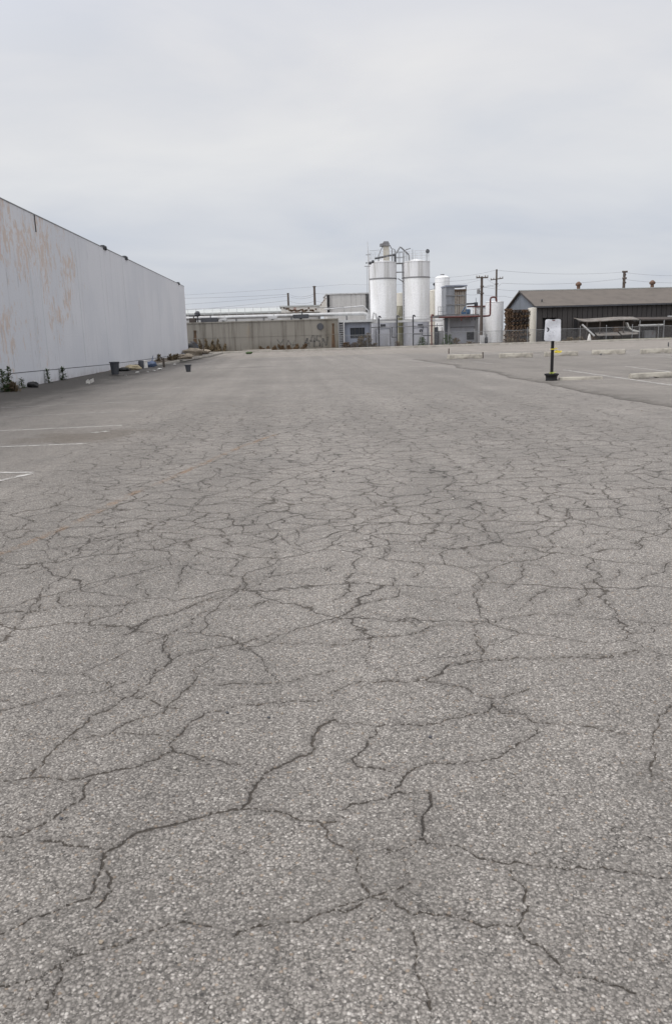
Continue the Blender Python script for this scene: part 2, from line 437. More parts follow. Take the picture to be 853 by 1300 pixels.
TRACES = []       # (width in metres, px points)
def tr(w, off, k, *pts): TRACES.append((w, [(off[0] + a / k, off[1] + b / k) for a, b in pts]))
A = ((0, 800), 2.002); B = ((426, 800), 1.998); C_ = ((0, 500), 2.002); D_ = ((426, 500), 1.998)
E_ = ((0, 700), 1.984); F_ = ((420, 700), 1.97); H_ = ((0, 560), 1.984); I_ = ((420, 560), 1.97)
tr(.0095, *A, (270,560),(305,545),(345,515),(390,503),(450,490),(500,475),(560,462),(610,455),(635,435),(650,400),(675,362),(720,340),(770,318),(800,300),(795,270),(830,235),(852,225))
tr(.0075, *A, (270,560),(262,590),(245,630),(230,670))
tr(.0075, *A, (268,575),(285,630),(285,660),(260,690),(245,705))
tr(.006, *A, (0,525),(60,518),(110,495),(150,465),(190,440),(215,425),(215,395),(235,375))
tr(.0075, *A, (-20,392),(50,378),(130,375),(220,372),(260,362),(320,350),(370,335),(420,312),(440,306))
tr(.0045, *A, (440,308),(490,318),(520,330),(570,335),(610,340))
tr(.005, *A, (440,305),(450,270),(480,240),(520,210),(580,200),(640,188),(720,183),(780,180),(852,170))
tr(.006, *A, (80,370),(120,320),(160,285),(200,250),(250,210),(300,185),(340,165),(380,135),(390,110),(420,95),(430,65),(415,45),(430,10))
tr(.005, *A, (0,205),(60,190),(130,172),(190,162),(260,155),(320,130))
tr(.004, *A, (170,275),(230,270),(290,262),(350,265),(430,272))
tr(.005, *A, (280,262),(310,245),(350,225),(420,210),(440,180),(490,140),(560,140),(640,135),(720,132),(790,115),(850,100))
tr(.0055, *A, (340,168),(390,180),(420,195),(470,197))
tr(.0055, *A, (425,65),(480,55),(550,45),(600,35),(650,20),(700,8))
tr(.0035, *A, (490,140),(490,100),(540,60))
tr(.004, *A, (110,535),(160,535),(210,550),(270,558))
tr(.0045, *A, (620,455),(680,460),(740,470),(790,485),(820,490),(852,485))
tr(.005, *A, (820,490),(830,520),(850,540))
tr(.005, *A, (0,770),(60,745),(120,720),(190,690),(230,680))
tr(.004, *A, (330,790),(400,760),(470,740),(540,752))
tr(.0045, *A, (150,850),(190,825),(250,810),(330,790))
tr(.005, *A, (150,850),(155,890),(135,930),(120,960))
tr(.0045, *A, (0,905),(60,895),(110,880),(150,850))
tr(.005, *A, (590,780),(640,755),(700,745),(790,730),(850,710),(920,695))
tr(.006, *B, (-10,155),(40,135),(100,132),(180,133),(230,125),(270,100),(330,83),(400,75),(460,68),(540,75),(600,65),(690,68),(770,50))
tr(.005, *B, (230,128),(290,140),(340,150),(370,168),(400,172),(450,160),(490,148))
tr(.0058, *B, (0,225),(60,235),(110,243),(190,237),(260,235),(310,222),(350,212),(390,200),(400,180))
tr(.0048, *B, (400,190),(420,210),(480,212),(500,235),(560,238),(640,243),(700,255),(740,265))
tr(.005, *B, (510,250),(490,275),(440,300),(390,328),(340,330),(280,338),(220,340),(190,358),(150,400))
tr(.0055, *B, (105,250),(80,290),(40,325),(60,345),(100,350),(140,358))
tr(.0055, *B, (0,455),(40,440),(90,430),(150,412),(240,412),(240,430),(220,470),(220,520),(230,540),(290,545),(340,560),(370,580))
tr(.005, *B, (370,580),(420,590),(500,595),(560,600),(640,605),(720,610),(790,620),(850,628))
tr(.005, *B, (220,530),(190,545),(150,560),(130,555))
tr(.006, *B, (0,540),(50,565),(60,620),(70,650),(110,680),(160,700),(190,720))
tr(.006, *B, (190,720),(250,720),(300,725),(340,738),(400,745),(460,748),(485,710),(480,650),(440,605))
tr(.0055, *B, (195,760),(200,850),(215,890),(240,960))
tr(.004, *B, (0,700),(70,680),(130,660),(190,640))
tr(.0055, *B, (0,30),(100,15),(180,12),(230,0))
tr(.004, *B, (820,240),(835,210),(853,190)); tr(.004, *B, (820,240),(810,310),(800,370))
tr(.0035, *B, (460,750),(520,800),(600,880),(700,900),(760,920))
tr(.0065, *C_, (0,460),(80,455),(130,435),(165,410),(150,380),(180,362),(240,370),(290,355),(350,318))
tr(.0065, *C_, (165,410),(220,395),(290,370),(350,345),(430,345),(500,340),(560,345))
tr(.0055, *C_, (60,560),(95,530),(100,510),(130,480),(180,455),(230,420),(280,395),(320,365),(350,345))
tr(.0065, *C_, (0,556),(60,552),(140,545),(190,535),(250,540),(320,538))
tr(.005, *C_, (250,440),(330,432),(400,428),(450,420),(480,430),(520,436))
tr(.0075, *C_, (330,600),(380,570),(430,560),(490,535),(540,515),(600,498),(630,480),(690,462),(740,455),(800,455),(850,435))
tr(.005, *C_, (335,460),(350,485),(370,520)); tr(.0055, *C_, (450,500),(455,460),(480,430),(510,400),(560,385),(620,378),(690,378),(760,350),(840,345))
tr(.0075, *C_, (580,455),(600,435),(630,405)); tr(.0075, *C_, (690,460),(680,430),(700,400)); tr(.006, *C_, (490,535),(560,545),(640,540),(680,525))
tr(.0065, *E_, (310,210),(350,188),(380,170),(440,158),(490,135),(550,118),(600,100),(640,88),(690,75))
tr(.0065, *E_, (385,312),(420,285),(440,268),(520,245),(580,235),(640,220),(680,228),(760,232),(850,232))
tr(.006, *E_, (410,255),(415,215),(450,195),(490,165),(540,145),(640,140),(700,120))
tr(.006, *E_, (0,155),(100,145),(190,135),(280,140),(370,125)); tr(.006, *E_, (205,178),(220,148),(235,90),(290,55))
tr(.006, *E_, (40,195),(60,165),(95,120),(110,90)); tr(.0055, *E_, (620,70),(680,65),(740,50),(840,45))
tr(.006, *H_, (100,315),(150,292),(165,285),(240,255),(300,240),(350,225)); tr(.006, *H_, (250,312),(300,270),(350,230),(420,218),(490,205))
tr(.007, *H_, (600,205),(640,180),(655,160)); tr(.007, *H_, (660,255),(700,240),(760,225),(850,200)); tr(.006, *H_, (500,130),(505,100),(540,90))
tr(.0065, *F_, (0,235),(60,220),(120,212),(200,208),(240,192),(310,185),(370,180),(430,165),(510,155),(590,155),(640,165),(720,170),(853,180))
tr(.0055, *F_, (365,180),(365,220),(375,260)); tr(.0065, *F_, (240,315),(290,285),(340,275),(400,270),(470,263),(560,265),(640,265),(700,265),(770,250))
tr(.0075, *F_, (10,120),(50,100),(60,75)); tr(.0065, *F_, (65,135),(110,125),(170,110),(165,90),(150,65),(80,55))
tr(.006, *F_, (170,95),(180,105),(290,125),(350,140),(370,145),(470,147),(500,120),(540,95)); tr(.0075, *F_, (200,65),(235,45),(220,25),(280,30),(330,40),(400,35))
tr(.006, *F_, (300,110),(380,92),(375,70),(390,50)); tr(.006, *F_, (440,90),(480,60),(480,30),(540,35),(560,60))
tr(.006, *F_, (0,180),(50,160),(90,148),(190,172),(215,190)); tr(.006, *F_, (620,140),(640,105),(700,70),(720,45)); tr(.006, *F_, (780,75),(810,55),(850,25))
tr(.008, *I_, (0,165),(50,155)); tr(.008, *I_, (50,190),(80,175),(130,165),(160,150)); tr(.007, *I_, (0,245),(60,235),(90,210),(150,180))
tr(.008, *I_, (210,265),(280,270),(310,245),(380,235),(420,240),(410,255),(370,270)); tr(.0075, *I_, (440,215),(500,205),(560,200),(620,195),(690,195),(740,180))
tr(.007, *I_, (500,260),(560,265),(620,270),(690,270)); tr(.0075, *I_, (655,235),(690,232),(720,240),(660,250),(640,265)); tr(.007, *I_, (260,215),(280,195),(300,180))
tr(.0065, *I_, (120,275),(150,265),(140,285),(90,300)); tr(.0065, *I_, (320,265),(390,300),(480,300)); tr(.0065, *I_, (400,200),(415,175),(490,170),(560,165))

def jitter(pts, rough=.10, lev=4):
    for _ in range(lev):
        out = [pts[0]]
        for a, b in zip(pts, pts[1:]):
            d = b - a; L = d.length
            nrm = Vector((-d.y, d.x, 0)).normalized() if L > 0 else Vector((0, 0, 0))
            out += [(a + b) / 2 + nrm * L * random.gauss(0, rough), b]
        pts = out
    return pts

def make_ground():
    th = np.concatenate([np.linspace(R(58), R(6), 900, endpoint=False), np.linspace(R(6), R(.9), 130)])
    ys = 1.5 / np.tan(th)
    ys = np.concatenate([[-80, -12, -2, .3, .7], ys, [130, 220, 500, 1800]])
    u = np.linspace(-.72, .80, 1080)
    u0 = np.concatenate([[-1], u, [1]])
    nr, nc = len(ys), len(u0)
    s = np.maximum(ys + .7, 1.4)
    X = u0[None, :] * s[:, None]
    wide = np.maximum(900, s * 2.0)
    X[:, 0] = -wide; X[:, -1] = wide
    Yg = np.repeat(ys[:, None], nc, 1)
    Z = np.zeros_like(X)
    cdist = np.full(X.shape, .09, np.float32); cwid = np.full(X.shape, .004, np.float32)
    for w, pl in TRACES:
        pts = jitter([G(a, b) for a, b in pl])
        base = random.random() * 10
        for i, (a, b) in enumerate(zip(pts, pts[1:])):
            ww = (.0022 + w * .40) * (.5 + 1.7 * abs(mnoise.noise(Vector((base, i * .31, 0)))))* (.72 if a.y < 2.05 else 1)
            r0 = np.searchsorted(ys, min(a.y, b.y) - .09); r1 = np.searchsorted(ys, max(a.y, b.y) + .09) + 1
            if r1 <= r0: continue
            xs = X[r0:r1]; yy = Yg[r0:r1]
            sel = (xs > min(a.x, b.x) - .09) & (xs < max(a.x, b.x) + .09)
            if not sel.any(): continue
            px, py = xs[sel], yy[sel]
            dx, dy = b.x - a.x, b.y - a.y; L2 = dx * dx + dy * dy + 1e-12
            tt = np.clip(((px - a.x) * dx + (py - a.y) * dy) / L2, 0, 1)
            d = np.hypot(px - a.x - tt * dx, py - a.y - tt * dy)
            cur = cdist[r0:r1][sel]; curw = cwid[r0:r1][sel]
            better = d / ww < cur / curw
            cur[better] = d[better]; curw[better] = ww
            q = cdist[r0:r1]; q[sel] = cur; q = cwid[r0:r1]; q[sel] = curw
    Z -= .006 * np.clip(1 - cdist / np.maximum(cwid * 1.4, .004), 0, 1)
    # how strongly the surface is broken into small plates
    def sm(v, a, b): t_ = np.clip((v - a) / (b - a), 0, 1); return t_ * t_ * (3 - 2 * t_)
    al = sm(Yg, 4.3, 6.2) * (1 - .7 * sm(Yg, 12.5, 21)) * sm(X, -3.6 - .10 * (Yg - 5), -1.1 - .02 * Yg)
    al = al * (1 - .55 * sm(X, 3.4, 6.5))
    al = np.maximum(al, .12)
    blk = np.full_like(X, 1.0); blk *= .3 + .7 * sm(X, -4.2, -1.5); blk = blk * (.10 + .9 * sm(Yg, 2.7, 4.2)) * (1 - .6 * sm(Yg, 13, 24))
    Z += .15 * sm(-X, 7.0, 8.6)
    me = bpy.data.meshes.new('ground')
    n = nr * nc
    me.vertices.add(n); co = np.stack([X, Yg, Z], -1).astype(np.float32).reshape(-1)
    me.vertices.foreach_set('co', co)
    idx = np.arange(n).reshape(nr, nc)
    q = np.stack([idx[:-1, :-1], idx[:-1, 1:], idx[1:, 1:], idx[1:, :-1]], -1).reshape(-1)
    nf = len(q) // 4
    me.loops.add(nf * 4); me.loops.foreach_set('vertex_index', q.astype(np.int32))
    me.polygons.add(nf); me.polygons.foreach_set('loop_start', np.arange(0, nf * 4, 4, dtype=np.int32))
    me.update(calc_edges=True); me.validate()
    for nm, arr in (('crack_distance', cdist), ('crack_width', cwid), ('alligator', al), ('block', blk)):
        at = me.attributes.new(nm, 'FLOAT', 'POINT'); at.data.foreach_set('value', np.ascontiguousarray(arr, dtype=np.float32).reshape(-1))
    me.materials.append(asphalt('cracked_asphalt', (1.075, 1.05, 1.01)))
    o = bpy.data.objects.new('ground', me); COL.objects.link(o); o['kind'] = 'structure'
    for p in (): pass
    me.shade_smooth() if hasattr(me, 'shade_smooth') else None
make_ground()

def sheet(name, poly, z, mat, kind='structure', edge_attr=None):
    """flat ground sheet from an outline (world xy)"""
    me = bpy.data.meshes.new(name); bm = bmesh.new()
    vs = [bm.verts.new((p[0], p[1], z)) for p in poly]; f = bm.faces.new(vs)
    bmesh.ops.recalc_face_normals(bm, faces=bm.faces)
    if f.normal.z < 0: f.normal_flip()
    bmesh.ops.triangulate(bm, faces=bm.faces)
    bm.to_mesh(me); bm.free()
    me.materials.append(M(mat) if isinstance(mat, str) else mat)
    o = bpy.data.objects.new(name, me); COL.objects.link(o); o['kind'] = kind
    return o

# raised parking pad on the right: its broken edge runs from the far left to the near right
def parking_pad():
    mat = asphalt('pad_asphalt', (.96, .93, .885), cracks=False, edge=True)
    e = [G(a, b) for a, b in ((522, 456.5), (545, 460), (575, 463.5), (612, 471), (640, 477), (672, 484), (700, 490), (735, 497), (775, 504), (815, 511), (853, 517.5), (930, 531), (1050, 551))]
    e = jitter(e, .035, 5)
    cols = [0, .05, .14, .3, .5, .8, 1.6, 4, 12]
    vs, fs, at = [], [], []
    for p in e:
        for c in cols:
            w = c
            vs.append((p.x + w * .85, p.y + w * .52, .004 + .022 * min(1, c / .3))); at.append(max(0, 1 - c / .75))
    n = len(cols)
    for i in range(len(e) - 1):
        for k in range(n - 1): fs.append((i * n + k, i * n + k + 1, (i + 1) * n + k + 1, (i + 1) * n + k))
    # the far body of the pad up to the road edge
    me = bpy.data.meshes.new('parking_pad'); me.from_pydata(vs, [], fs); me.update()
    bm = bmesh.new(); bm.from_mesh(me); bmesh.ops.recalc_face_normals(bm, faces=bm.faces)
    if sum(f.normal.z for f in bm.faces) < 0: bmesh.ops.reverse_faces(bm, faces=bm.faces)
    bm.to_mesh(me); bm.free()
    a = me.attributes.new('edge', 'FLOAT', 'POINT'); a.data.foreach_set('value', np.array(at, np.float32))
    me.materials.append(mat); o = bpy.data.objects.new('parking_pad', me); COL.objects.link(o); o['kind'] = 'structure'
parking_pad()
asphalt('road_asphalt', (1.2, 1.15, 1.08), cracks=False)

# the lane that crosses in front of the plant, a little paler than the lot
def strip(a, b, w0, w1, z, name, mat): ...
sheet('road', [(-9.5, 60), (8, 58), (20, 50.5), (60, 46), (140, 42), (140, 78.7), (-9.5, 78.7)], .004, 'road_asphalt')

def line(px0, py0, px1, py1, w, mat='white_road_paint', name='parking_line', z=.006):
    a = G(px0, py0, z); b = G(px1, py1, z); d = (b - a).normalized(); n = Vector((-d.y, d.x, 0)) * w / 2
    sheet(name, [a - n, b - n, b + n, a + n], z, mat)
for L in ((-60, 600, 43, 599.6, .09), (-60, 623, 43, 600.6, .09), (-60, 569.5, 110, 563, .085), (-60, 549.5, 155, 540, .085)):
    line(*L)
for L in ((-40, 531, 187, 521, .085), (-20, 518.5, 218, 507.5, .085), (150, 504, 240, 498, .08), (175, 500, 205, 497.8, .08), (205, 493, 262, 489.5, .08), (-10, 508, 66, 493, .1)):
    line(*L, 'worn_road_paint')
for L in ((119, 548.6, 126, 549.2, .12), (131, 547.4, 137, 547.8, .12)): line(*L, 'white_road_paint', 'paint_mark')
for L in ((715, 469.5, 870, 491.5, .1), (792, 464.8, 870, 474.5, .09), (513, 457, 560, 461.5, .09), (600, 459, 625, 461.5, .09)):
    line(*L, 'white_road_paint' if L[0] > 700 else 'worn_road_paint', z=.034)
oc = jitter([G(a, b) for a, b in ((-20, 712), (60, 680), (120, 652), (180, 622), (240, 597), (310, 566), (350, 552))], .01, 2)
mbv = []
for a, b in zip(oc, oc[1:]):
    pass
left = [(p.x - .05, p.y - .02) for p in oc]; right = [(p.x + .05, p.y + .02) for p in reversed(oc)]
sheet('paint_ghost', left + right, .005, 'ghost_orange_paint')

# kerb and pavement in front of the plant, kerb along the warehouse
def path_strip(name, pts, w, h, mat, kind='structure', z0=0.0):
    mb = MB()
    for a, b in zip(pts, pts[1:]):
        d = (Vector(b) - Vector(a)); d.z = 0; L = d.length; d.normalize(); n = Vector((-d.y, d.x, 0)) * w
        a_ = Vector(a); b_ = Vector(b) - d * .012
        mb.prism([a_, b_, b_ + n, a_ + n], (0, 0, h))
    return mb.build(name, mat, kind=kind, bevel=.012)
KY = 78.8
wobk = lambda x: .05 * math.sin(x * .9)
kp = [Vector((x, KY + wobk(x), -.05)) for x in np.arange(-9.2, 75, 3.0)]
path_strip('kerb', kp, .2, .22, 'kerb_concrete')
pv = MB(); pv.box((-9.4, KY + .24, -.05), (75, KY + 1.6, .185)); pv.build('pavement', 'pavement_concrete', kind='structure')
plotd = MB(); plotd.box((-30, KY + 1.62, -.05), (90, 125, .10)); plotd.build('plant_yard', 'dirt', kind='structure')
k0, k1 = G(130, 475.0, .10), G(250, 453.0, .2)
kk = [k0.lerp(k1, i / 14) for i in range(15)]
for i, p in enumerate(kk): p.z = -.05 + .10 * i / 14; p.x += random.uniform(-.04, .04)
path_strip('kerb', kk + [Vector((-6.6, 68, .03)), Vector((-6.5, KY - .1, .0))], .16, .15, 'kerb_concrete')
# bank of dirt between that kerb and the wall
bank = MB(); XW = -8.62
rows = []
for i in range(49):
    f = i / 40; p = k0.lerp(k1, f)
    y = p.y
    rows.append([(p.x - .1, y, .06 + .1 * f), (p.x * .55 + XW * .45, y + .1, .13 + .10 * f + random.uniform(-.03, .04)), (XW + .02, y, .16 + .13 * f + random.uniform(-.03, .03))])
for a, b in zip(rows, rows[1:]):
    for k in range(2): bank.add([a[k], a[k + 1], b[k + 1], b[k]], [(0, 1, 2, 3)])
bank.build('dirt_bank', 'dirt', kind='structure', smooth=True)
lw = MB()
lx0 = W(752, 432, 81.9).x
lw.box((W(770, 432, 80.9).x, 81.0, .0), (70, 83.2, .16)); lw.build('lawn', 'lawn', kind='stuff')

# ------------------------------------------------------------------ white warehouse on the left
wl = thing('warehouse', (-8.6, 40, 0), 'long white windowless warehouse with peeling tan paint along the left side', 'building')
WT = 5.87
mb = MB(); yb = -6.0; far = 68.3
joints = [-6] + [4.5 + 0.0]
jy = [-6, 4, 13, 21.5]
for px in (45, 56, 104, 134, 161, 203): jy.append(WX(px, 400, -8.6).y)
jy = sorted(set(jy)) + [far]
for a, b in zip(jy, jy[1:]):
    mb.box((-9.0, a + .009, .2), (-8.6, b - .009, WT))
mb.box((-30, yb, 0), (-8.985, far - .01, WT - .02))
mb.build('wall', 'peeling_white_wall', wl)
fb = MB()
ft_ = [(yb, .80), (24, .63), (38, .43), (53, .36), (far + .004, .36)]
for (ya_, za_), (yb2, zb2) in zip(ft_, ft_[1:]):
    fb.prism([(-8.98, ya_, -.1), (-8.583, ya_, -.1), (-8.583, ya_, za_), (-8.98, ya_, za_)], (0, 0, 0)) if False else fb.add([(-8.98, ya_, -.1), (-8.583, ya_, -.1), (-8.583, ya_, za_), (-8.98, ya_, za_), (-8.98, yb2, -.1), (-8.583, yb2, -.1), (-8.583, yb2, zb2), (-8.98, yb2, zb2)], [(1, 2, 6, 5), (2, 3, 7, 6), (0, 1, 2, 3), (4, 7, 6, 5)])
fb.build('footing', 'peeling_white_wall', wl)
jb = MB()
for (ya_, za_), (yb2, zb2) in zip(ft_, ft_[1:]):
    jb.add([(-8.62, ya_, za_ + .001), (-8.579, ya_, za_ + .001), (-8.579, ya_, za_ + .022), (-8.62, ya_, za_ + .022), (-8.62, yb2, zb2 + .001), (-8.579, yb2, zb2 + .001), (-8.579, yb2, zb2 + .022), (-8.62, yb2, zb2 + .022)], [(1, 2, 6, 5), (2, 3, 7, 6), (0, 4, 5, 1), (0, 1, 2, 3), (4, 7, 6, 5)])
jb.build('sealant_joint', 'dark_steel', wl)
cp = MB(); cp.box((-9.05, yb, WT + .003), (-8.585, far + .02, WT + .035)); cp.build('coping', 'galvanised_steel', wl)
for px, py in ((133.5, 315.5), (160.5, 327.5), (227.5, 362)):
    p = WX(px, py, -8.58); y = p.y
    b = MB(); b.box((-8.74, y - .28, WT - .07), (-8.54, y + .28, WT + .13)); b.box((-8.54, y - .14, WT - .05), (-8.50, y + .14, WT + .05)); b.build('scupper', 'dark_steel', wl, bevel=.02)
p = WX(45, 285, -8.6); cr = MB(); cr.box((-8.62, p.y - .035, 5.3), (-8.585, p.y + .035, WT - .005)); cr.build('downspout_gap', 'dark_void', wl)

# ------------------------------------------------------------------ weeds
def leaf_plant(name, base, h, w, n, mat, label, lean=0, leaf=.09, up=.5, group=None, cat='weed', stems=1, stem_mat=None, along=False):
    root = thing(name, base, label, cat, group)
    st = MB(); lf = MB(); B0 = Vector(base)
    for s_ in range(stems):
        ox = (s_ - (stems - 1) / 2) * w * (1.0 if stems > 1 else 0); hh = h * random.uniform(.82, 1.0)
        off_ = Vector((ox, 0, 0)) if along else Vector((0, ox, 0))
        top = B0 + off_ + Vector((lean * h + random.uniform(-.3, .3) * w * .3, 0, hh))
        b0 = B0 + off_ * .7
        mid = b0.lerp(top, .5) + Vector((random.uniform(-.03, .03), random.uniform(-.03, .03), 0))
        st.tube([B0, b0 + Vector((0, 0, .02)), mid, top] if stems > 1 else [b0, mid, top], [.012, .012, .009, .004] if stems > 1 else [.012, .009, .004], 5)
        for i in range(n):
            f = random.uniform(.04, 1); p = b0.lerp(top, f)
            a = random.uniform(0, 2 * math.pi); r = random.uniform(.1, 1) * w * .5 * (1.15 - f * .75) / (1 if stems == 1 else 1.5)
            c = p + Vector((math.cos(a) * r, math.sin(a) * r, random.uniform(-.04, .04)))
            d = Vector((math.cos(a), math.sin(a), random.uniform(-up * .4, up * 2))).normalized()
            sd = d.cross(Vector((random.uniform(-.4, .4), random.uniform(-.4, .4), 1))).normalized()
            L = leaf * random.uniform(.6, 1.25)
            lf.add([c - d * L * .5, c + sd * L * .26, c + d * L * .6, c - sd * L * .26], [(0, 1, 2, 3)])
    st.build('stem', stem_mat or 'weed_dry', root); lf.build('foliage', mat, root)
    return root
def on_wall(px, py): 
    p = G(px, py); return (max(p.x, -8.5), p.y, 0)
wy = lambda px, py: WX(px, py, -8.45).y
leaf_plant('leafy_weed', (-8.42, wy(8, 497), .12), .74, .5, 190, 'weed_green', 'tallest bushy green weed with two spires at foot of white wall', leaf=.10, stems=2)
g0 = G(24, 496); leaf_plant('dry_weed', (-8.3, wy(10, 499), .11), .26, .5, 150, 'weed_dry', 'straw coloured grass tuft below the two spired green weed', leaf=.16, up=2)
leaf_plant('leafy_weed', (-8.47, wy(29, 491), .12), .36, .36, 120, 'weed_green', 'low green weed beside a black bag at foot of white wall', leaf=.08)
leaf_plant('leafy_weed', (-8.47, wy(63, 486.5), .12), .56, .26, 130, 'weed_green', 'slim green weed with a side shoot climbing the white wall', leaf=.09)
leaf_plant('leafy_weed', (-8.47, wy(81.5, 482.5), .12), .52, .30, 190, 'weed_green', 'dense dark pointed weed nearest the grey bin on white wall', leaf=.09)

def lumpy(mb, c, rx, ry, rz, seed=0, n=10, flat=.15):
    m = n; vs = []; fs = []
    for i in range(m + 1):
        ph = math.pi * i / m
        for k in range(2 * m):
            a = math.pi * k / m
            d = Vector((math.sin(ph) * math.cos(a), math.sin(ph) * math.sin(a), math.cos(ph)))
            q = 1 + .35 * mnoise.noise(d * 1.6 + Vector((seed, seed * 2, 0))) + .14 * mnoise.noise(d * 4 + Vector((seed, 0, 3)))
            v = Vector((d.x * rx * q, d.y * ry * q, max(d.z * rz * q, -rz * (1 - flat))))
            vs.append(Vector(c) + v + Vector((0, 0, rz * (1 - flat))))
    for i in range(m):
        for k in range(2 * m):
            k2 = (k + 1) % (2 * m); fs.append((i * 2 * m + k, (i + 1) * 2 * m + k, (i + 1) * 2 * m + k2, i * 2 * m + k2))
    mb.add(vs, fs)
def lump(name, px, py, rx, ry, rz, mat, label, cat, z=0.0, seed=None, group=None, pos=None):
    c = Vector(pos) if pos else G(px, py, z)
    m = MB(); lumpy(m, c, rx, ry, rz, random.random() * 50 if seed is None else seed); return m.build(name, mat, origin=c, smooth=True, label=label, cat=cat, group=group)
lump('rubbish_bag', 0, 0, .18, .22, .11, 'black_plastic', 'black plastic bag slumped beside low weed at white wall', 'bag', pos=(-8.3, wy(36, 490.5), .11))
# litter by the wall
m = MB(); c = Vector((-8.38, wy(41, 488.5), .11)); m.box(c + Vector((-.03, -.05, 0)), c + Vector((.03, .05, .22))); m.box(c + Vector((-.028, .05, 0)), c + Vector((.028, .09, .12)), R(18)); m.build('carton', 'white_litter', origin=c, bevel=.008, label='small white carton standing by black bag at white wall', cat='litter')
for (px, py, lab) in ((112, 486.5, 'crumpled white paper on dark asphalt left of the bin'), (116, 485.5, 'twisted white scrap lying just right of crumpled paper')):
    c = G(px, py, .1); m = MB()
    for k in range(7):
        a = Vector((random.uniform(-.06, .06), random.uniform(-.06, .06), random.uniform(.02, .12)))
        m.add([c + a, c + a + Vector((.06, .02, .03)), c + a + Vector((.05, .04, -.05)), c + a + Vector((-.01, .02, -.06))], [(0, 1, 2, 3)])
    m.add([c + Vector((-.06, -.06, .004)), c + Vector((.07, -.05, .005)), c + Vector((.05, .07, .02)), c + Vector((-.05, .06, .01))], [(0, 1, 2, 3)])
    m.build('paper_scrap', 'white_litter', origin=c, label=lab, cat='litter')

def bucket(name, c, r0, r1, h, mat, label, cat, n=28, handle=False):
    root = thing(name, c, label, cat)
    t_ = .018
    b = MB(); b.lathe(c, [(r0, 0), (r0 + (r1 - r0) * .5, h * .5), (r1, h), (r1 - t_, h), (r0 - t_, .03)], n); b.build('body', mat, root, smooth=True)
    rm = MB()
    rm.lathe(c, [(r1 - .004, h - .045), (r1 + .022, h - .04), (r1 + .024, h + .004), (r1 - .02, h + .005)], n); rm.build('rim', mat, root, smooth=True)
    if handle:
        hd = MB(); C0 = Vector(c)
        hd.tube([C0 + Vector((r1 * math.cos(a), r1 * 1.02 * math.sin(a) * .35 - r1 * .8, h - .03 - .10 * math.sin(a))) for a in np.linspace(0, math.pi, 12)], .004, 6); hd.build('handle', 'grey_steel', root)
    return root
c = G(146.8, 475, .1); bucket('rubbish_bin', (c.x, c.y, .09), .155, .2, .54, 'bin_plastic', 'tall dark grey plastic bin in front of white wall', 'bin')
c = G(239.5, 472); bucket('bucket', (c.x, c.y, 0), .105, .14, .33, 'bin_plastic', 'small dark grey bucket standing alone out on the asphalt', 'bucket', handle=True)
bz = .2
lump('rubbish_bag', 157.5, 471.5, .28, .2, .09, 'black_plastic', 'flat black bag on dirt just right of the bin', 'bag', bz)
lump('rubbish_bag', 169, 470, .34, .22, .13, 'tan_bag', 'yellowish tan sack on dirt bank behind the kerb', 'bag', bz)
lump('rubbish_bag', 192.5, 466, .3, .25, .15, 'blue_plastic', 'blue crumpled plastic bag on bank by white wall', 'bag', bz)
m = MB(); c = G(193, 460, .3); m.tube([c, c + Vector((.05, .1, .25)), c + Vector((.1, .1, .4))], [.03, .02, .006], 6); m.build('cord_scrap', 'blue_plastic', origin=c, label='upright twist of blue sheet rising behind blue bag', cat='litter')
c = G(180, 468, bz); m = MB(); m.lathe(c, [(.11, 0), (.13, .1), (.13, .34), (.1, .38)], 16); m.build('paint_can', 'bin_plastic', origin=c, smooth=True, label='dark can standing left of its paler twin near blue bag', cat='can')
c = G(185, 467, bz); m = MB(); m.lathe(c, [(.12, 0), (.12, .3), (.135, .31), (.135, .36), (.02, .37)], 16); m.build('paint_can', 'white_litter', origin=c, smooth=True, label='pale dirty can beside the blue plastic bag', cat='can')
c = G(208.5, 465, .2); m = MB(); m.box(c + Vector((-.05, -.05, -.05)), c + Vector((.05, .05, .42))); m.build('wooden_stake', 'pole_wood', origin=c, bevel=.01, label='short brown stake upright against foot of white wall', cat='stake')
for px, py, s in ((175, 473.5, .1), (203, 469.5, .13), (160, 477, .06), (196, 471, .07), (188, 472.5, .05), (222, 463, .09)):
    m = MB(); c = G(px, py, .005); lumpy(m, c, s, s * .7, s * .35, random.random() * 9, 6)
    m.build('litter_piece', 'white_litter', origin=c, smooth=True, label='small pale scrap on the asphalt beside the wall kerb', cat='litter', group='pale scraps beside the wall kerb')
for i, (px, py, rx, rz, mt, lab) in enumerate(((246, 451.5, .8, .35, 'rock', 'largest tan rubble heap at far corner of white warehouse'), (258, 449.5, .7, .22, 'rock', 'long low tan rubble heap right of warehouse corner'), (236, 456, .5, .2, 'rock', 'tan dirt lump nearest the wall beside small bucket'),
        (241, 449, .5, .5, 'black_plastic', 'dark bag heap piled against the warehouse corner'), (247, 447.5, .45, .55, 'bin_plastic', 'grey sack behind rubble at warehouse corner'))):
    lump('rubble_heap' if 'rubble' in lab or 'dirt' in lab else 'rubbish_bag', px, py, rx, rx * .8, rz, mt, lab, 'rubble' if 'rubble' in lab or 'dirt' in lab else 'bag', .2)
m = MB(); c = Vector((-7.6, 68.8, 0)); 
for k in range(5): m.tube([c, c + Vector((random.uniform(-.9, .5), random.uniform(-.2, .3), random.uniform(.5, 1.4))), c + Vector((random.uniform(-1.4, .9), 0, random.uniform(.8, 1.5)))], [.035, .022, .01], 5)
m.build('dead_branch', 'pole_wood', origin=c, label='bare dead branches sticking up at warehouse corner', cat='branch')
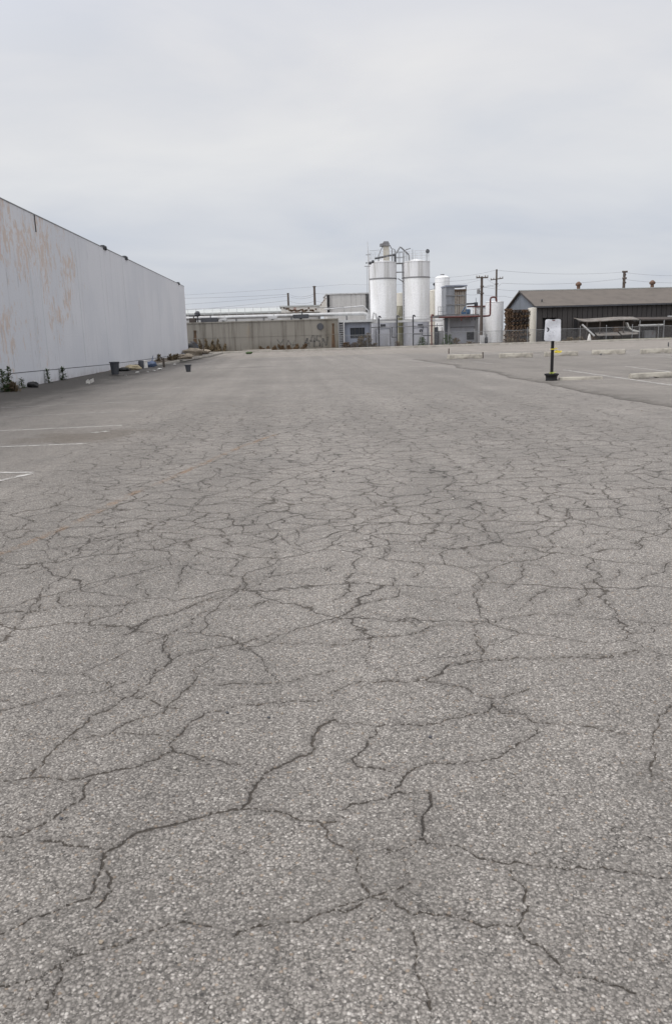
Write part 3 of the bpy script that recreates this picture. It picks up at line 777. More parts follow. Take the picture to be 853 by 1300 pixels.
for (px, h, w) in ((199, .5, .5), (215, .45, .6), (222, .4, .6), (229, .4, .7)):
    f = (px - 128) / 124; q = k0.lerp(k1, f)
    leaf_plant('dry_weed', (q.x - .5, q.y, .15), h, w, 90, 'weed_dry', {199: 'dry weed right behind the blue bag by white wall', 215: 'dry weed left of a pair near wall end', 222: 'middle dry weed on bank near wall end', 229: 'last dry weed on bank before rubble heap'}[px], leaf=.17, up=2)

# ------------------------------------------------------------------ wheel stops
def wheel_stop(c, L, ang, label, hs=1.75):
    m = MB(); n = 14; prof = [(-.085, 0), (-.085, .045), (-.06, .125), (-.035, .14), (.035, .14), (.06, .125), (.085, .045), (.085, 0)]
    prof = [(a * 1.15, z * hs) for a, z in prof]
    ax = Vector((math.cos(ang), math.sin(ang), 0)); nx = Vector((-ax.y, ax.x, 0)); C0 = Vector(c); sd = random.random() * 40
    rings = []
    for i in range(n + 1):
        f = i / n * L - L / 2; notch = .035 if (.22 < i / n < .36 or .64 < i / n < .78) else 0
        ring = []
        for k, (a, z) in enumerate(prof):
            z2 = z if k not in (0, 7) else notch
            if k in (1, 6): z2 = max(z, notch + .012)
            j = .009 * mnoise.noise(Vector((f * 5 + sd, a * 30, z * 20)))
            s = 1 if 0 < i < n else .86
            ring.append(C0 + ax * f + nx * (a * s + j) + Vector((0, 0, z2 + (j if z > .1 else 0) - (.012 if i in (0, n) and z > .1 else 0))))
        rings.append(ring)
    K = len(prof); vs = [v for r_ in rings for v in r_]; fs = []
    for i in range(n):
        for k in range(K): k2 = (k + 1) % K; fs.append((i * K + k, i * K + k2, (i + 1) * K + k2, (i + 1) * K + k))
    fs += [tuple(range(K)), tuple(n * K + k for k in range(K))]
    m.add(vs, fs)
    return m.build('wheel_stop', 'stop_concrete', origin=C0, bevel=.006, label=label, cat='wheel stop', group='concrete wheel stops on the parking pad')
PZ = .03
ws = [(567.5, 612, 456, 455, 'far row wheel stop farthest left, with a stake at each end'), (633, 676, 454.5, 453.5, 'far row wheel stop left of the white signboard post'),
      (690, 733, 452.5, 451.5, 'far row wheel stop behind the yellow ribbon on the black post'), (751, 793, 450, 449.5, 'far row wheel stop right of the post, second from the right edge'), (812, 854, 449, 448, 'far row wheel stop nearest the right edge of the lot')]
for (a, b, ya, yb_, lab) in ws:
    p, q = G(a, ya, PZ), G(b, yb_, PZ); wheel_stop((p + q) / 2, (q - p).length, math.atan2(q.y - p.y, q.x - p.x), lab)
p, q = G(709, 483.0, PZ - .012), G(764, 481.5, PZ - .012); wheel_stop((p + q) / 2 - Vector((0, 0, .05)), (q - p).length, math.atan2(q.y - p.y, q.x - p.x), 'low sunken wheel stop right beside the black bucket base', 1.0)
p, q = G(799, 481, PZ), G(880, 477.5, PZ); wheel_stop((p + q) / 2, (q - p).length, math.atan2(q.y - p.y, q.x - p.x), 'nearest large wheel stop cut by the right edge, front row', 1.1)
for (px, y0, y1, lab, mt) in ((569.5, 442.5, 449, 'thin short stake on the lane left of wheel stops', 'pole_wood'), (612.5, 447, 455.5, 'short dark stake at right end of leftmost wheel stop', 'pole_wood'), (848, 434.5, 440, 'short dark stake on lane near the right edge', 'dark_steel'), (762.3, 449, 451.5, 'tiny dark peg in front of far wheel stop', 'dark_steel')):
    c = G(px, y1, .0); top = W(px, y0, c.y); m = MB(); m.tube([c, (top.x, c.y, top.z * .6), (top.x + .01, c.y, top.z)], [.045, .04, .035], 7); m.build('marker_stake', mt, origin=c, label=lab, cat='stake')

# ------------------------------------------------------------------ sign in a bucket
sc = G(699.5, 483.5, 0.015); SY = sc.y
sg = thing('post_sign', sc, 'faded white signboard on a black post set in a black bucket', 'sign')
up = W(701.2, 433, SY); px_m = 1 / (W(700, 450, SY) - W(701, 450, SY)).length
dirp = (up - sc).normalized(); topz = W(701.5, 405.5, SY).z
tp = sc + dirp * ((topz - .05 - sc.z) / dirp.z)
pm = MB(); d = .037
pm.prism([sc + Vector((-d, -d, .03)), sc + Vector((d, -d, .03)), sc + Vector((d, d, .03)), sc + Vector((-d, d, .03))], tp - sc - Vector((0, 0, .03))); pm.build('post', 'black_post_paint', sg, bevel=.006)
bk = MB(); bk.lathe(sc, [(.165, 0), (.172, .03), (.16, .06), (.165, .13), (.185, .165), (.205, .17), (.207, .205), (.18, .21), (.165, .15), (.02, .14)], 30); bk.build('bucket', 'black_plastic', sg, smooth=True)
def board():
    nx, nz = 12, 16; vs = []; fs = []
    bl, br = W(690.3, 432.5, SY - .1), W(711.4, 433.2, SY - .1); tl, tr_ = W(692.3, 405.6, SY - .1), W(711.7, 405.2, SY - .1)
    def pt(u, v, off):
        q = (bl.lerp(br, u)).lerp(tl.lerp(tr_, u), v)
        rag = .012 * mnoise.noise(Vector((u * 3, v * 3, 5)))
        return q + Vector((0, off + .028 * mnoise.noise(Vector((u * 2.2, v * 2.2, 1))), rag if v in (0, 1) else 0))
    cut = lambda u, v: (u, v)
    for off in (0, .02):
        for j in range(nz + 1):
            for i in range(nx + 1):
                u, v = i / nx, j / nz
                # rounded corners
                e = max(0, abs(u - .5) - .40) / .1; f_ = max(0, abs(v - .5) - .43) / .07
                if e > 0 and f_ > 0:
                    L = math.hypot(e, f_)
                    if L > 1: e2, f2 = e / L, f_ / L; u = .5 + math.copysign(.40 + .1 * e2, u - .5); v = .5 + math.copysign(.43 + .07 * f2, v - .5)
                vs.append(pt(u, v, off))
    N = (nx + 1) * (nz + 1)
    for j in range(nz):
        for i in range(nx):
            a = j * (nx + 1) + i; fs.append((a, a + 1, a + nx + 2, a + nx + 1)); fs.append((N + a, N + a + nx + 1, N + a + nx + 2, N + a + 1))
    rim = [i for i in range(nx + 1)] + [j * (nx + 1) + nx for j in range(1, nz + 1)] + [nz * (nx + 1) + i for i in range(nx - 1, -1, -1)] + [j * (nx + 1) for j in range(nz - 1, 0, -1)]
    for k in range(len(rim)): a, b = rim[k], rim[(k + 1) % len(rim)]; fs.append((a, b, b + N, a + N))
    mb_ = MB(); mb_.add(vs, fs); o = mb_.build('board', 'sign_sheet', sg, smooth=True)
    # what is left of the lettering: one dark hook and pale strokes
    def stroke(pts, w, mt, nm):
        s_ = MB()
        P_ = [pt(u, v, -.012) for u, v in pts]
        s_.tube(P_, [w] * len(P_), 5); 
        for v in s_.v: v.y = v.y * .15 + (P_[0].y) * .85
        return s_
    ink = MB()
    lay = [0]
    def ribbon(mbx, pts, w):
        lay[0] += 1; P_ = [pt(u, v, -.004 - .0006 * lay[0]) for u, v in pts]
        for a, b in zip(P_, P_[1:]):
            dd = (b - a); nrm = Vector((-dd.z, 0, dd.x)).normalized() * w
            mbx.add([a - nrm, b - nrm, b + nrm, a + nrm], [(0, 1, 2, 3)])
    ribbon(ink, [(.12, .60), (.18, .60), (.235, .55), (.235, .49), (.18, .46), (.14, .43)], .016); ribbon(ink, [(.20, .57), (.16, .53)], .012)
    ink.build('lettering', 'black_ink', o if False else sg)
    for (u, v, kind) in ((.38, .62, 'P'), (.5, .62, 'A'), (.62, .66, 'r'), (.72, .64, 'O'), (.34, .42, 'n'), (.46, .40, 'l'), (.56, .44, 'u'), (.66, .42, 'i'), (.3, .24, 'l'), (.42, .22, 'n'), (.55, .24, 'r')):
        fade = MB()
        for k in range(1):
            a = (u + random.uniform(-.03, .03), v + random.uniform(-.05, .05)); b = (u + random.uniform(-.04, .05), v + random.uniform(-.05, .06)); ribbon(fade, [a, ((a[0] + b[0]) / 2 + .015, (a[1] + b[1]) / 2), b], .006)
        fade.build('faded_lettering', 'faded_ink', sg)
    red = MB(); ribbon(red, [(.42, .955), (.52, .945), (.6, .955)], .012); red.build('edge_mark', 'red_pipe_paint', sg)
board()
# yellow ribbon tied on the post
rb = MB(); c = sc + dirp * ((W(700.5, 443.4, SY).z - sc.z) / dirp.z)
rb.box(c + Vector((-.045, -.045, -.012)), c + Vector((.045, .045, .018)))
P = [c + Vector((.04, -.03, 0)), c + Vector((.09, -.05, .03)), c + Vector((.13, -.06, .015))]
rb.tube(P, [.016, .012, .008], 6)
for k, (dx, dz, s) in enumerate(((.10, -.05, .07), (.15, -.07, .075), (.2, -.08, .06), (.24, -.055, .04), (.09, -.085, .05))):
    a = c + Vector((dx, -.04, dz)); rb.add([a + Vector((-s, 0, -s * .3)), a + Vector((0, -.03, -s * .5)), a + Vector((s, .01, -.01)), a + Vector((s * .3, .03, s * .5))], [(0, 1, 2, 3)])
rb.build('ribbon', 'yellow_tape', sg)
rb = MB(); c = sc + Vector((0, 0, .215)); rb.box(c + Vector((-.046, -.046, -.02)), c + Vector((.046, .046, .035)))
for k in range(4):
    a = random.uniform(-2.6, -.4); e = c + Vector((math.cos(a) * .13, math.sin(a) * .13, random.uniform(-.005, .04))); rb.add([c + Vector((0, -.03, -.01)), c + Vector((.02, -.04, .02)), e + Vector((.02, 0, .015)), e], [(0, 1, 2, 3)])
rb.build('base_ribbon', 'lime_tape', sg)

# ------------------------------------------------------------------ concrete wall and things on it
CY = 82.0
x0 = -14.0; x1 = W(429.5, 425, CY).x; zt = 3.05
cw = thing('concrete_wall', ((x0 + x1) / 2, CY, .1), 'long low stained tan concrete wall left of the plant', 'wall')
m = MB(); nx = 7; xs = np.linspace(x0, x1, nx + 1)
for a, b in zip(xs, xs[1:]): m.box((a + .012, CY, .1), (b - .012, CY + .3, zt))
m.box((x0, CY + .03, .1), (x1, CY + .28, zt - .02)); m.build('wall_panel', 'stained_concrete', cw)
m = MB(); m.box((x0, CY - .06, zt + .003), (x1 + .05, CY + .36, zt + .12)); m.build('cap', 'stained_concrete', cw)
m = MB(); m.box((x0, CY - .02, 1.55), (x1, CY + .02, 1.6)); m.build('form_line', 'stained_concrete', cw)
cc = W(406.5, 414.5, CY); m = MB()
m.tube([(cc.x, CY - .07, cc.z), (cc.x, CY + .02, cc.z)], .34, 20); m.build('round_vent_cover', 'dark_steel', cw, bevel=.01)
def streak(px, y0, y1, w, mt, nm='rust_streak'):
    a = W(px, y0, CY); b = W(px + .6, y1, CY); s = MB()
    s.add([(a.x - w * .4, CY - .006, a.z), (a.x + w * .4, CY - .006, a.z), (b.x + w * .9, CY - .006, b.z), (b.x - w * .9, CY - .006, b.z)], [(0, 1, 2, 3)])
    s.prism([(a.x - w * .5, CY - .08, a.z), (a.x + w * .5, CY - .08, a.z), (a.x + w * .5, CY - .08, a.z + .12), (a.x - w * .5, CY - .08, a.z + .12)], (0, .09, 0))
    s.build(nm, mt, cw)
streak(422.8, 412, 441, .22, 'rust_stack'); streak(247.8, 421, 446, .28, 'rust_stack')
# dark sprayed scrawl on the right of the wall
sp = MB()
def spray(pts, w):
    P_ = [W(a, b, CY) for a, b in pts]
    for a, b in zip(P_, P_[1:]):
        d_ = (b - a); d_.y = 0; nrm = Vector((-d_.z, 0, d_.x)).normalized() * w; e = d_.normalized() * w * .6
        v = [a - nrm - e, b - nrm + e, b + nrm + e, a + nrm - e]
        sp.add([(q.x, CY - .004 - .0003 * len(sp.f), q.z) for q in v], [(0, 1, 2, 3)])
for pts in (((386, 440), (390, 430), (393, 440)), ((387, 436), (393, 436)), ((397, 425.5), (394, 433), (400, 433)), ((399, 426), (399, 440)), ((407, 427), (402, 427), (402, 432), (406, 433), (406, 439), (402, 440)), ((409, 440), (410, 430), (414, 438), (416, 428)),
            ((352, 431), (356, 437), (360, 431)), ((364, 438), (366, 432), (370, 438)), ((374, 432), (372, 438), (378, 437))):
    spray(pts, .10 if pts[0][0] > 380 else .055)
grm = paint_mat('sprayed_black', (.09, .088, .088), .5, .55, 2.5)
sp.build('graffiti', 'sprayed_black', cw)
# dead weeds at the foot of this wall
for (px, h, w, mt, lab) in ((258, .9, 1.5, 'weed_dry', 'tall dry brown weed leftmost at foot of concrete wall'), (266, 1.35, 1.5, 'weed_dry', 'tallest dry brown weed at left end of concrete wall'), (275, .8, 1.5, 'weed_dry', 'dry brown weed right of the tallest on concrete wall'),
                            (345, .4, 1.8, 'weed_red', 'low reddish brown weed mat at middle of concrete wall'), (372, .5, 2.2, 'weed_red', 'low reddish brown weed below the graffiti on concrete wall')):
    x = W(px, 440, CY - .5).x
    leaf_plant('dry_weed', (x, CY - .55, .12), h, w * .42, 70, mt, lab, leaf=.3, up=7, stems=4, along=True)
m = MB(); c = Vector((W(345, 445, KY + .3).x, KY + .3, .14))
for (a, b, h, mt) in ((310, 352, .0, 0), (326, 331, .2, 0)):
    pass
m.prism([(W(308, 446, KY).x, KY + .25, .14), (W(345, 446, KY).x, KY + .35, .16), (W(345, 446, KY).x, KY + .6, .16), (W(308, 446, KY).x, KY + .5, .14)], (0, 0, .16)); m.build('timber_beam', 'pavement_concrete', origin=c, bevel=.015, label='long pale timber lying on pavement before the concrete wall', cat='timber')
lump('litter_piece', 316, 449.5, .3, .2, .12, 'weed_green', 'dark green clump at kerb below left concrete wall', 'weed', .05)

# long overhead pipe with handrail along the top of that wall
PY_ = 84.2
a = W(243, 404.2, PY_); b = W(466, 397.8, PY_); zp = (a.z + b.z) / 2
op = thing('overhead_pipe', ((a.x + b.x) / 2, PY_, zp), 'long pale overhead pipe with handrail above the concrete wall', 'pipe')
m = MB(); xe = b.x; m.tube([(a.x - 3, PY_, zp), (xe - .4, PY_, zp), (xe - .1, PY_, zp - .08), (xe + .05, PY_, zp - .35), (xe + .08, PY_, zp - 1.3)], .19, 14); m.build('main_pipe', 'pale_steel', op, smooth=True)
m = MB()
xx = a.x - 2
while xx < W(366, 400, PY_).x: m.tube([(xx, PY_, zp + .1), (xx, PY_, zp + .95)], .022, 5); xx += .85
for h in (.5, .95): m.tube([(a.x - 2, PY_, zp + h), (W(366, 400, PY_).x, PY_, zp + h)], .02, 5)
m.build('handrail', 'pale_steel', op)
m = MB(); m.tube([(W(402, 395, PY_).x, PY_, zp + .15), (W(402, 395, PY_).x, PY_, zp + .72), (W(437, 395, PY_).x, PY_, zp + .72), (W(437, 395, PY_).x, PY_, zp + .15)], .03, 6); m.build('loop_rail', 'grey_steel', op)
for px in (262, 300, 335, 370, 405, 440):
    s = MB(); x = W(px, 402, PY_).x; s.box((x - .09, PY_ - .08, .1), (x + .09, PY_ + .08, zp - .17)); s.build('support', 'grey_steel', op)
m = MB(); xa = W(442, 393, PY_ + .6).x; m.tube([(W(412, 395, PY_).x, PY_ + .6, zp + .55), (xa + .8, PY_ + .6, zp + .75), (W(462, 392, PY_).x, PY_ + .6, zp + .8), (W(468, 395, PY_).x, PY_ + .6, zp + .3), (W(469, 398, PY_).x, PY_ + .6, zp - .6)], .07, 8); m.build('branch_pipe', 'pale_steel', op, smooth=True)
for (px0, py0, px1, py1, dep, mt, nm, lab) in ((255, 403.5, 276, 409.5, 1.5, 'dark_steel', 'rooftop_unit', 'dark boxy unit just behind left end of concrete wall'), (279, 404.5, 288, 407, 1, 'pale_steel', 'rooftop_unit', 'small pale unit behind concrete wall left part'),
        (340, 401.5, 352, 405, 1, 'pale_steel', 'rooftop_unit', 'pale box unit behind middle of concrete wall'), (372, 399, 392, 404, 1.2, 'dark_steel', 'rooftop_unit', 'dark unit under the overhead pipe near graffiti'), (240.5, 404, 248, 412, 1.2, 'old_siding', 'rooftop_unit', 'brown unit at warehouse corner above concrete wall')):
    m = MB(); m.pbox(px0, py0, px1, py1, 83.0, dep); x_ = W((px0 + px1) / 2, py1, 83).x; z_ = W((px0 + px1) / 2, py1, 83).z
    m.box((x_ - .12, 83.2, .1), (x_ + .12, 83.5, z_)); m.tube([(x_ + .15, 83.4, z_ + .05), (x_ + .15, 83.4, W(px0, py0, 83).z + .25)], .06, 7)
    m.build(nm, mt, origin=(x_, 83.5, .1), bevel=.01, label=lab, cat='machinery')
c = W(251, 400, 83.4); m = MB(); lumpy(m, (c.x, 83.4, c.z - .15), .3, .3, .3, 3, 8); m.tube([(c.x - .9, 83.4, c.z - .1), (c.x, 83.4, c.z - .1)], .06, 7); m.tube([(c.x, 83.4, .1), (c.x, 83.4, c.z)], .06, 7); m.build('valve', 'dark_steel', origin=(c.x, 83.4, .1), smooth=True, label='dark valve wheel on pipe left end by the warehouse', cat='valve')
# long low sheds far behind
fs_ = thing('distant_shed', (W(305, 400, 150).x, 150, 0), 'long pale green roofed shed far behind concrete wall', 'building')
m = MB(); xa, xb = W(195, 398, 150).x, W(362, 390, 150).x; za = W(300, 393.5, 150).z
m.box((xa, 150.3, 0), (xb - .3, 168, za - .7)); m.build('wall', 'box_building_paint', fs_)
m = MB(); m.prism([(xa - 1, 149.8, za - .7), (xb, 149.8, za - .7), (xb, 160, za + .35), (xa - 1, 160, za + .35)], (0, 0, .25)); m.prism([(xa - 1, 160.02, za + .35), (xb, 160.02, za + .35), (xb, 170, za - .7), (xa - 1, 170, za - .7)], (0, 0, .25)); m.build('roof', 'distant_green', fs_)
fs2 = thing('distant_shed', (W(385, 400, 120).x, 120, 0), 'white far shed with rusty red marks along its fascia', 'building')
m = MB(); m.pbox(357.5, 396, 407, 408, 120.3, 8); m.box((W(358, 400, 120).x, 120.3, 0), (W(407, 400, 120).x, 128, W(380, 407.9, 120.3).z)); m.build('wall', 'box_building_paint', fs2)
m = MB(); xa = W(357, 392, 120).x; xb = W(407.5, 392, 120).x; z0_, z1_ = W(380, 396.5, 120).z, W(380, 389.5, 120).z
m.box((xa, 119.6, z0_), (xb, 120.28, z1_)); m.build('fascia', 'fascia_white', fs2)
m = MB(); m.box((xa - .2, 119.5, z1_ + .004), (xb + .2, 128.2, z1_ + .2)); m.build('roof', 'distant_green', fs2)
for k in range(14):
    m = MB(); px = 361 + k * 3 + random.uniform(0, 1.6); a = W(px, random.uniform(391, 395.5), 119.58); s = random.uniform(.1, .32); m.box((a.x - s, 119.55, a.z - .1), (a.x + s, 119.59, a.z + .12),)
    m.build('rust_mark', 'rust_stack', fs2)

# big pale box building with dark corner posts and a row of red fins
BY = 104
bb = thing('box_building', (W(442, 400, BY).x, BY, 0), 'tall pale boxy metal building with black corner strips left of silos', 'building')
m = MB(); x_0, x_1 = W(415, 390, BY).x, W(470.5, 390, BY).x; zt_ = W(442, 373.6, BY).z
npan = 9
for k in range(npan):
    a = x_0 + (x_1 - x_0) * k / npan; b = x_0 + (x_1 - x_0) * (k + 1) / npan; m.box((a + .015, BY, 0), (b - .015, BY + .2, zt_))
m.box((x_0, BY + .05, 0), (x_1, BY + 9, zt_ - .02)); m.build('wall', 'box_building_paint', bb)
m = MB(); m.box((x_0 - .1, BY - .1, zt_ + .003), (x_1 + .1, BY + 9.1, zt_ + .15)); m.build('roof', 'pale_steel', bb)
for (a, b) in ((415.2, 418), (464.6, 466.6), (467.4, 469.2)):
    m = MB(); m.box((W(a, 385, BY).x, BY - .22, W(416, 397, BY).z), (W(b, 385, BY).x, BY - .01, zt_ - .05)); m.build('corner_strip', 'dark_void', bb)
for k, (px, py) in enumerate(((407.3, 384.5), (409.5, 381.5), (411.5, 379), (413.5, 376.5))):
    m = MB(); a = W(px, py, BY + 8 - 2 * k); b = W(px, 397, BY + 8 - 2 * k); m.box((a.x - .14, a.y, b.z), (a.x + .14, a.y + .9, a.z - .35)); m.build('side_fin', 'fascia_white', bb)
    m2 = MB(); m2.prism([(a.x - .15, a.y - .01, a.z - .34), (a.x + .15, a.y - .01, a.z - .34), (a.x + .1, a.y - .01, a.z)], (0, .9, 0)); m2.build('fin_tip', 'terracotta_vent', bb)

# shed beside the wall, with its louvred gate
SHY = 82.6
sh = thing('shed', (W(454, 440, SHY).x, SHY, .1), 'small blue grey shed with dark window between concrete wall and silos', 'building')
xa, xb = W(437, 425, SHY).x, W(471.5, 425, SHY).x; z1 = W(455, 409, SHY).z
xw0, xw1 = W(444.5, 422, SHY).x, W(463, 422, SHY).x; zw0, zw1 = W(455, 429.5, SHY).z, W(455, 416, SHY).z
m = MB()
m.box((xa, SHY, .1), (xw0, SHY + 4, z1)); m.box((xw1, SHY, .1), (xb, SHY + 4, z1)); m.box((xw0 + .002, SHY, .1), (xw1 - .002, SHY + 4, zw0)); m.box((xw0 + .002, SHY, zw1), (xw1 - .002, SHY + 4, z1)); m.build('wall', 'shed_blue_grey', sh)
m = MB(); m.box((xw0 + .005, SHY + .14, zw0 + .003), (xw1 - .005, SHY + .2, zw1 - .003)); pane = m.build('window', 'window_glass', sh)
m = MB()
for f in (.33, .62, .82): m.box((xw0 + (xw1 - xw0) * f - .025, SHY + .05, zw0 + .004), (xw0 + (xw1 - xw0) * f + .025, SHY + .12, zw1 - .004))
m.build('mullion', 'dark_steel', pane)
m = MB(); m.box((xa - 1.0, SHY - .45, z1 + .003), (xb + .1, SHY + 4.2, z1 + .24)); m.build('roof', 'roof_sheet', sh)
m = MB()
for k in range(5): x_ = W(454 + k * 2.2, 412, SHY).x
m.tube([(W(470, 412, SHY).x, SHY - .25, z1), (W(470, 412, SHY).x, SHY - .25, .1)], .06, 7); m.build('downpipe', 'grey_steel', sh)
lg = thing('louvre_gate', (W(433, 440, 82.2).x, 82.2, .1), 'dark louvred gate between concrete wall and blue grey shed', 'gate')
ga, gb = W(429.8, 425, 82.2).x, W(436.6, 425, 82.2).x; gz = W(433, 408.5, 82.2).z
m = MB()
for k in range(11):
    z = .22 + (gz - .35) * k / 11; m.add([(ga + .06, 82.16, z), (gb - .06, 82.16, z), (gb - .06, 82.3, z + .17), (ga + .06, 82.3, z + .17), (ga + .06, 82.19, z - .02), (gb - .06, 82.19, z - .02), (gb - .06, 82.33, z + .15), (ga + .06, 82.33, z + .15)], [(0, 1, 2, 3), (7, 6, 5, 4), (0, 4, 5, 1), (2, 6, 7, 3), (1, 5, 6, 2), (0, 3, 7, 4)])
m.build('louvre', 'grey_steel', lg)
m = MB(); m.box((ga - .06, 82.12, .1), (ga + .05, 82.36, gz + .1)); m.box((gb - .05, 82.12, .1), (gb + .06, 82.36, gz + .1)); m.box((ga + .052, 82.13, gz - .02), (gb - .052, 82.35, gz + .09)); m.build('frame', 'pale_steel', lg)
m = MB(); m.box((ga + .05, 82.5, .1), (gb - .05, 82.55, gz - .05)); m.build('back_panel', 'dark_void', lg)

# ------------------------------------------------------------------ silos
SY_ = 86.5
def silo(cxp, rpx, ytop, yband, label, seed):
    c = W(cxp, 420, SY_ ); r = (W(cxp + rpx, 380, SY_) - W(cxp, 380, SY_)).length
    cx = W(cxp, 375, SY_).x; cy = SY_ + r
    zt = W(cxp, ytop, SY_).z; zb = W(cxp, yband, SY_).z; zs = W(cxp, 405.5, SY_).z
    root = thing('silo', (cx, cy, .1), label, 'silo', 'tall white silos of the plant')
    C0 = (cx, cy, 0)
    m = MB(); m.lathe(C0, [(r * .965, .1), (r * .965, zs - .12)], 56); m.build('skirt', 'silo_skirt_paint', root, smooth=True)
    m = MB(); m.lathe(C0, [(r * 1.0, zs - .119), (r * 1.035, zs - .1), (r * 1.035, zs + .06), (r, zs + .08)], 56); m.build('base_ring', 'pale_steel', root, smooth=True)
    m = MB(); m.lathe(C0, [(r, zs + .081), (r, zb - .07)], 64); 
    m.build('shell', 'white_silo_paint', root, smooth=True)
    m = MB(); m.lathe(C0, [(r * 1.0, zb - .069), (r * 1.028, zb - .06), (r * 1.028, zb + .06), (r * 1.0, zb + .069)], 64); m.build('band_ring', 'grey_steel', root, smooth=True)
    m = MB(); m.lathe(C0, [(r * 1.012, zb + .07), (r * 1.012, zt - .05), (r * 1.03, zt - .04), (r * 1.03, zt + .05), (r * .99, zt + .06)], 64); m.build('top_band', 'silo_band_paint', root, smooth=True)
    m = MB(); m.lathe(C0, [(r * .985, zt + .03), (r * .6, zt + .18), (r * .12, zt + .34), (r * .05, zt + .36)], 48); m.build('roof', 'silo_band_paint', root, smooth=True)
    m = MB()
    n = 14
    for k in range(n):
        a = k * 2 * math.pi / n; x, y = cx + r * .95 * math.cos(a), cy + r * .95 * math.sin(a); m.tube([(x, y, zt + .05), (x, y, zt + 1.1)], .017, 5)
    for h in (.6, 1.1): m.tube([(cx + r * .95 * math.cos(a), cy + r * .95 * math.sin(a), zt + h) for a in np.linspace(0, 2 * math.pi, 41)], .015, 5)
    m.build('railing', 'pale_steel', root)
    # access hatches and a valve on the skirt
    m = MB(); a0 = -math.pi / 2 + .15 * (1 if seed else -1)
    x, y = cx + r * .965 * math.cos(a0), cy + r * .965 * math.sin(a0); m.box((x - .28, y - .07, zs - .75), (x + .28, y + .1, zs - .5)); m.build('hatch', 'dark_steel', root, bevel=.015)
    m = MB(); m.box((x - .75, y - .06, .15), (x + .75, y + .2, 1.95)); m.build('door', 'silo_skirt_paint', root, bevel=.01)
    m = MB()
    for (dx0, z0, dx1, z1) in ((-.8, .14, -.78, 2.0), (.78, .14, .8, 2.0), (-.8, 2.0, .8, 2.03)): m.box((x + dx0, y - .075, z0), (x + dx1, y + .1, z1))
    m.build('door_frame', 'dark_steel', root)
    return root, cx, cy, r, zt, zb, zs
sL = silo(488, 17.6, 332.5, 353.2, 'left white silo with the tall conveyor leg on its roof', 0)
sR = silo(530.8, 17.4, 331.5, 351.6, 'right white silo with a round lamp on its roof railing', 1)
_, cx, cy, r, zt, zb, zs = sL
# bucket elevator head on the left silo
el = thing('conveyor_leg', (cx, cy, zt), 'tall cream conveyor leg rising from left silo roof', 'machinery')
EY = cy - r * .35
m = MB(); xa, xb = W(486.8, 320, EY).x, W(494, 320, EY).x; ze = W(490, 308.8, EY).z
m.box((xa, EY, zt + .1), (xb, EY + .5, ze)); m.build('casing', 'beige_paint', el, bevel=.02)
m = MB(); m.box((xa - .35, EY - .12, ze - .3), (xb + .03, EY + .62, ze - .02)); m.prism([(xa - .1, EY - .1, ze - .02), (xb, EY - .1, ze - .02), (xb - .1, EY - .1, ze + .2), (xa + .05, EY - .1, ze + .2)], (0, .7, 0)); m.build('head_housing', 'grey_steel', el, bevel=.02)
m = MB(); m.tube([W(486.5, 311, EY), W(482.5, 319, EY), W(480.5, 325, EY - .3)], .05, 6); m.tube([W(497, 316, EY), W(494.5, 311, EY)], .05, 6); m.tube([W(480.5, 325, EY - .3), (W(480.5, 330, EY - .3).x, EY - .3, zt)], .05, 6); m.build('brace', 'grey_steel', el)
m = MB(); m.tube([W(475.5, 328.3, EY - .5), W(481, 327.3, EY - .5), W(490, 325.3, EY - .5), W(501.5, 323.3, EY - .5)], .10, 8); a = W(501, 323.4, EY - .5); m.tube([a, (a.x, a.y, zt + .05)], .05, 6); m.build('spout_pipe', 'dark_steel', el)
m = MB(); m.tube([(W(497.5, 320, EY).x, EY, zt + .05), W(497.3, 318, EY), W(498.3, 315.5, EY), W(500.5, 316.5, EY), W(502.3, 322.5, EY), (W(502.5, 330, EY).x, EY, zt)], .06, 7); m.build('vent_pipe', 'galvanised_steel', el, smooth=True)
# pipe bridging to the right silo
_, cx2, cy2, r2, zt2, zb2, zs2 = sR
m = MB(); m.tube([W(501.5, 323, EY), W(504.2, 319, EY), W(507.7, 313.4, EY), W(509.2, 314.3, EY), W(517.5, 322, EY), W(519, 324.2, EY), (W(519.3, 330, EY).x, EY, zt2 + .05)], .085, 8); pa = W(508, 320, EY)
m.tube([W(515, 317, EY), W(521, 315.2, EY)], .05, 6); m.tube([W(515, 317, EY), W(513.5, 319, EY)], .04, 6)
m.build('bridge_pipe', 'galvanised_steel', origin=pa, smooth=True, label='peaked grey pipe bridging the two silo tops', cat='pipe')
cwk = thing('catwalk', ((cx + cx2) / 2, cy - .3, zt), 'narrow railed catwalk bridging the gap between the silos', 'catwalk')
xa, xb = cx + r * .9, cx2 - r2 * .9; CYW = cy - .5
m = MB(); m.box((xa, CYW, zt - .12), (xb, CYW + .9, zt - .04)); m.build('deck', 'grey_steel', cwk)
for yy in (CYW, CYW + .9):
    m = MB()
    for h in (.55, 1.1): m.tube([(xa, yy, zt + h), (xb, yy, zt + h)], .028, 5)
    for f in (0, .5, 1): m.tube([(xa + (xb - xa) * f, yy, zt - .1), (xa + (xb - xa) * f, yy, zt + 1.1)], .028, 5)
    m.build('railing', 'galvanised_steel', cwk)
zl = W(509, 345.5, CYW).z
m = MB(); m.tube([(xa, CYW, zl), (xb, CYW, zl)], .06, 6); m.build('tie_bar', 'grey_steel', cwk); m = MB(); m.tube([W(505, 353.5, CYW), W(513.5, 359, CYW)], .05, 6); m.build('tie_bar', 'grey_steel', cwk)
m = MB(); lx = W(511.8, 345, CYW - .1).x
for dx in (-.0, .38): m.tube([(lx + dx, CYW - .1, zs), (lx + dx, CYW - .1, zt + 1.0)], .03, 5)
z = zs + .2
while z < zt: m.tube([(lx, CYW - .1, z), (lx + .38, CYW - .1, z)], .018, 5); z += .3
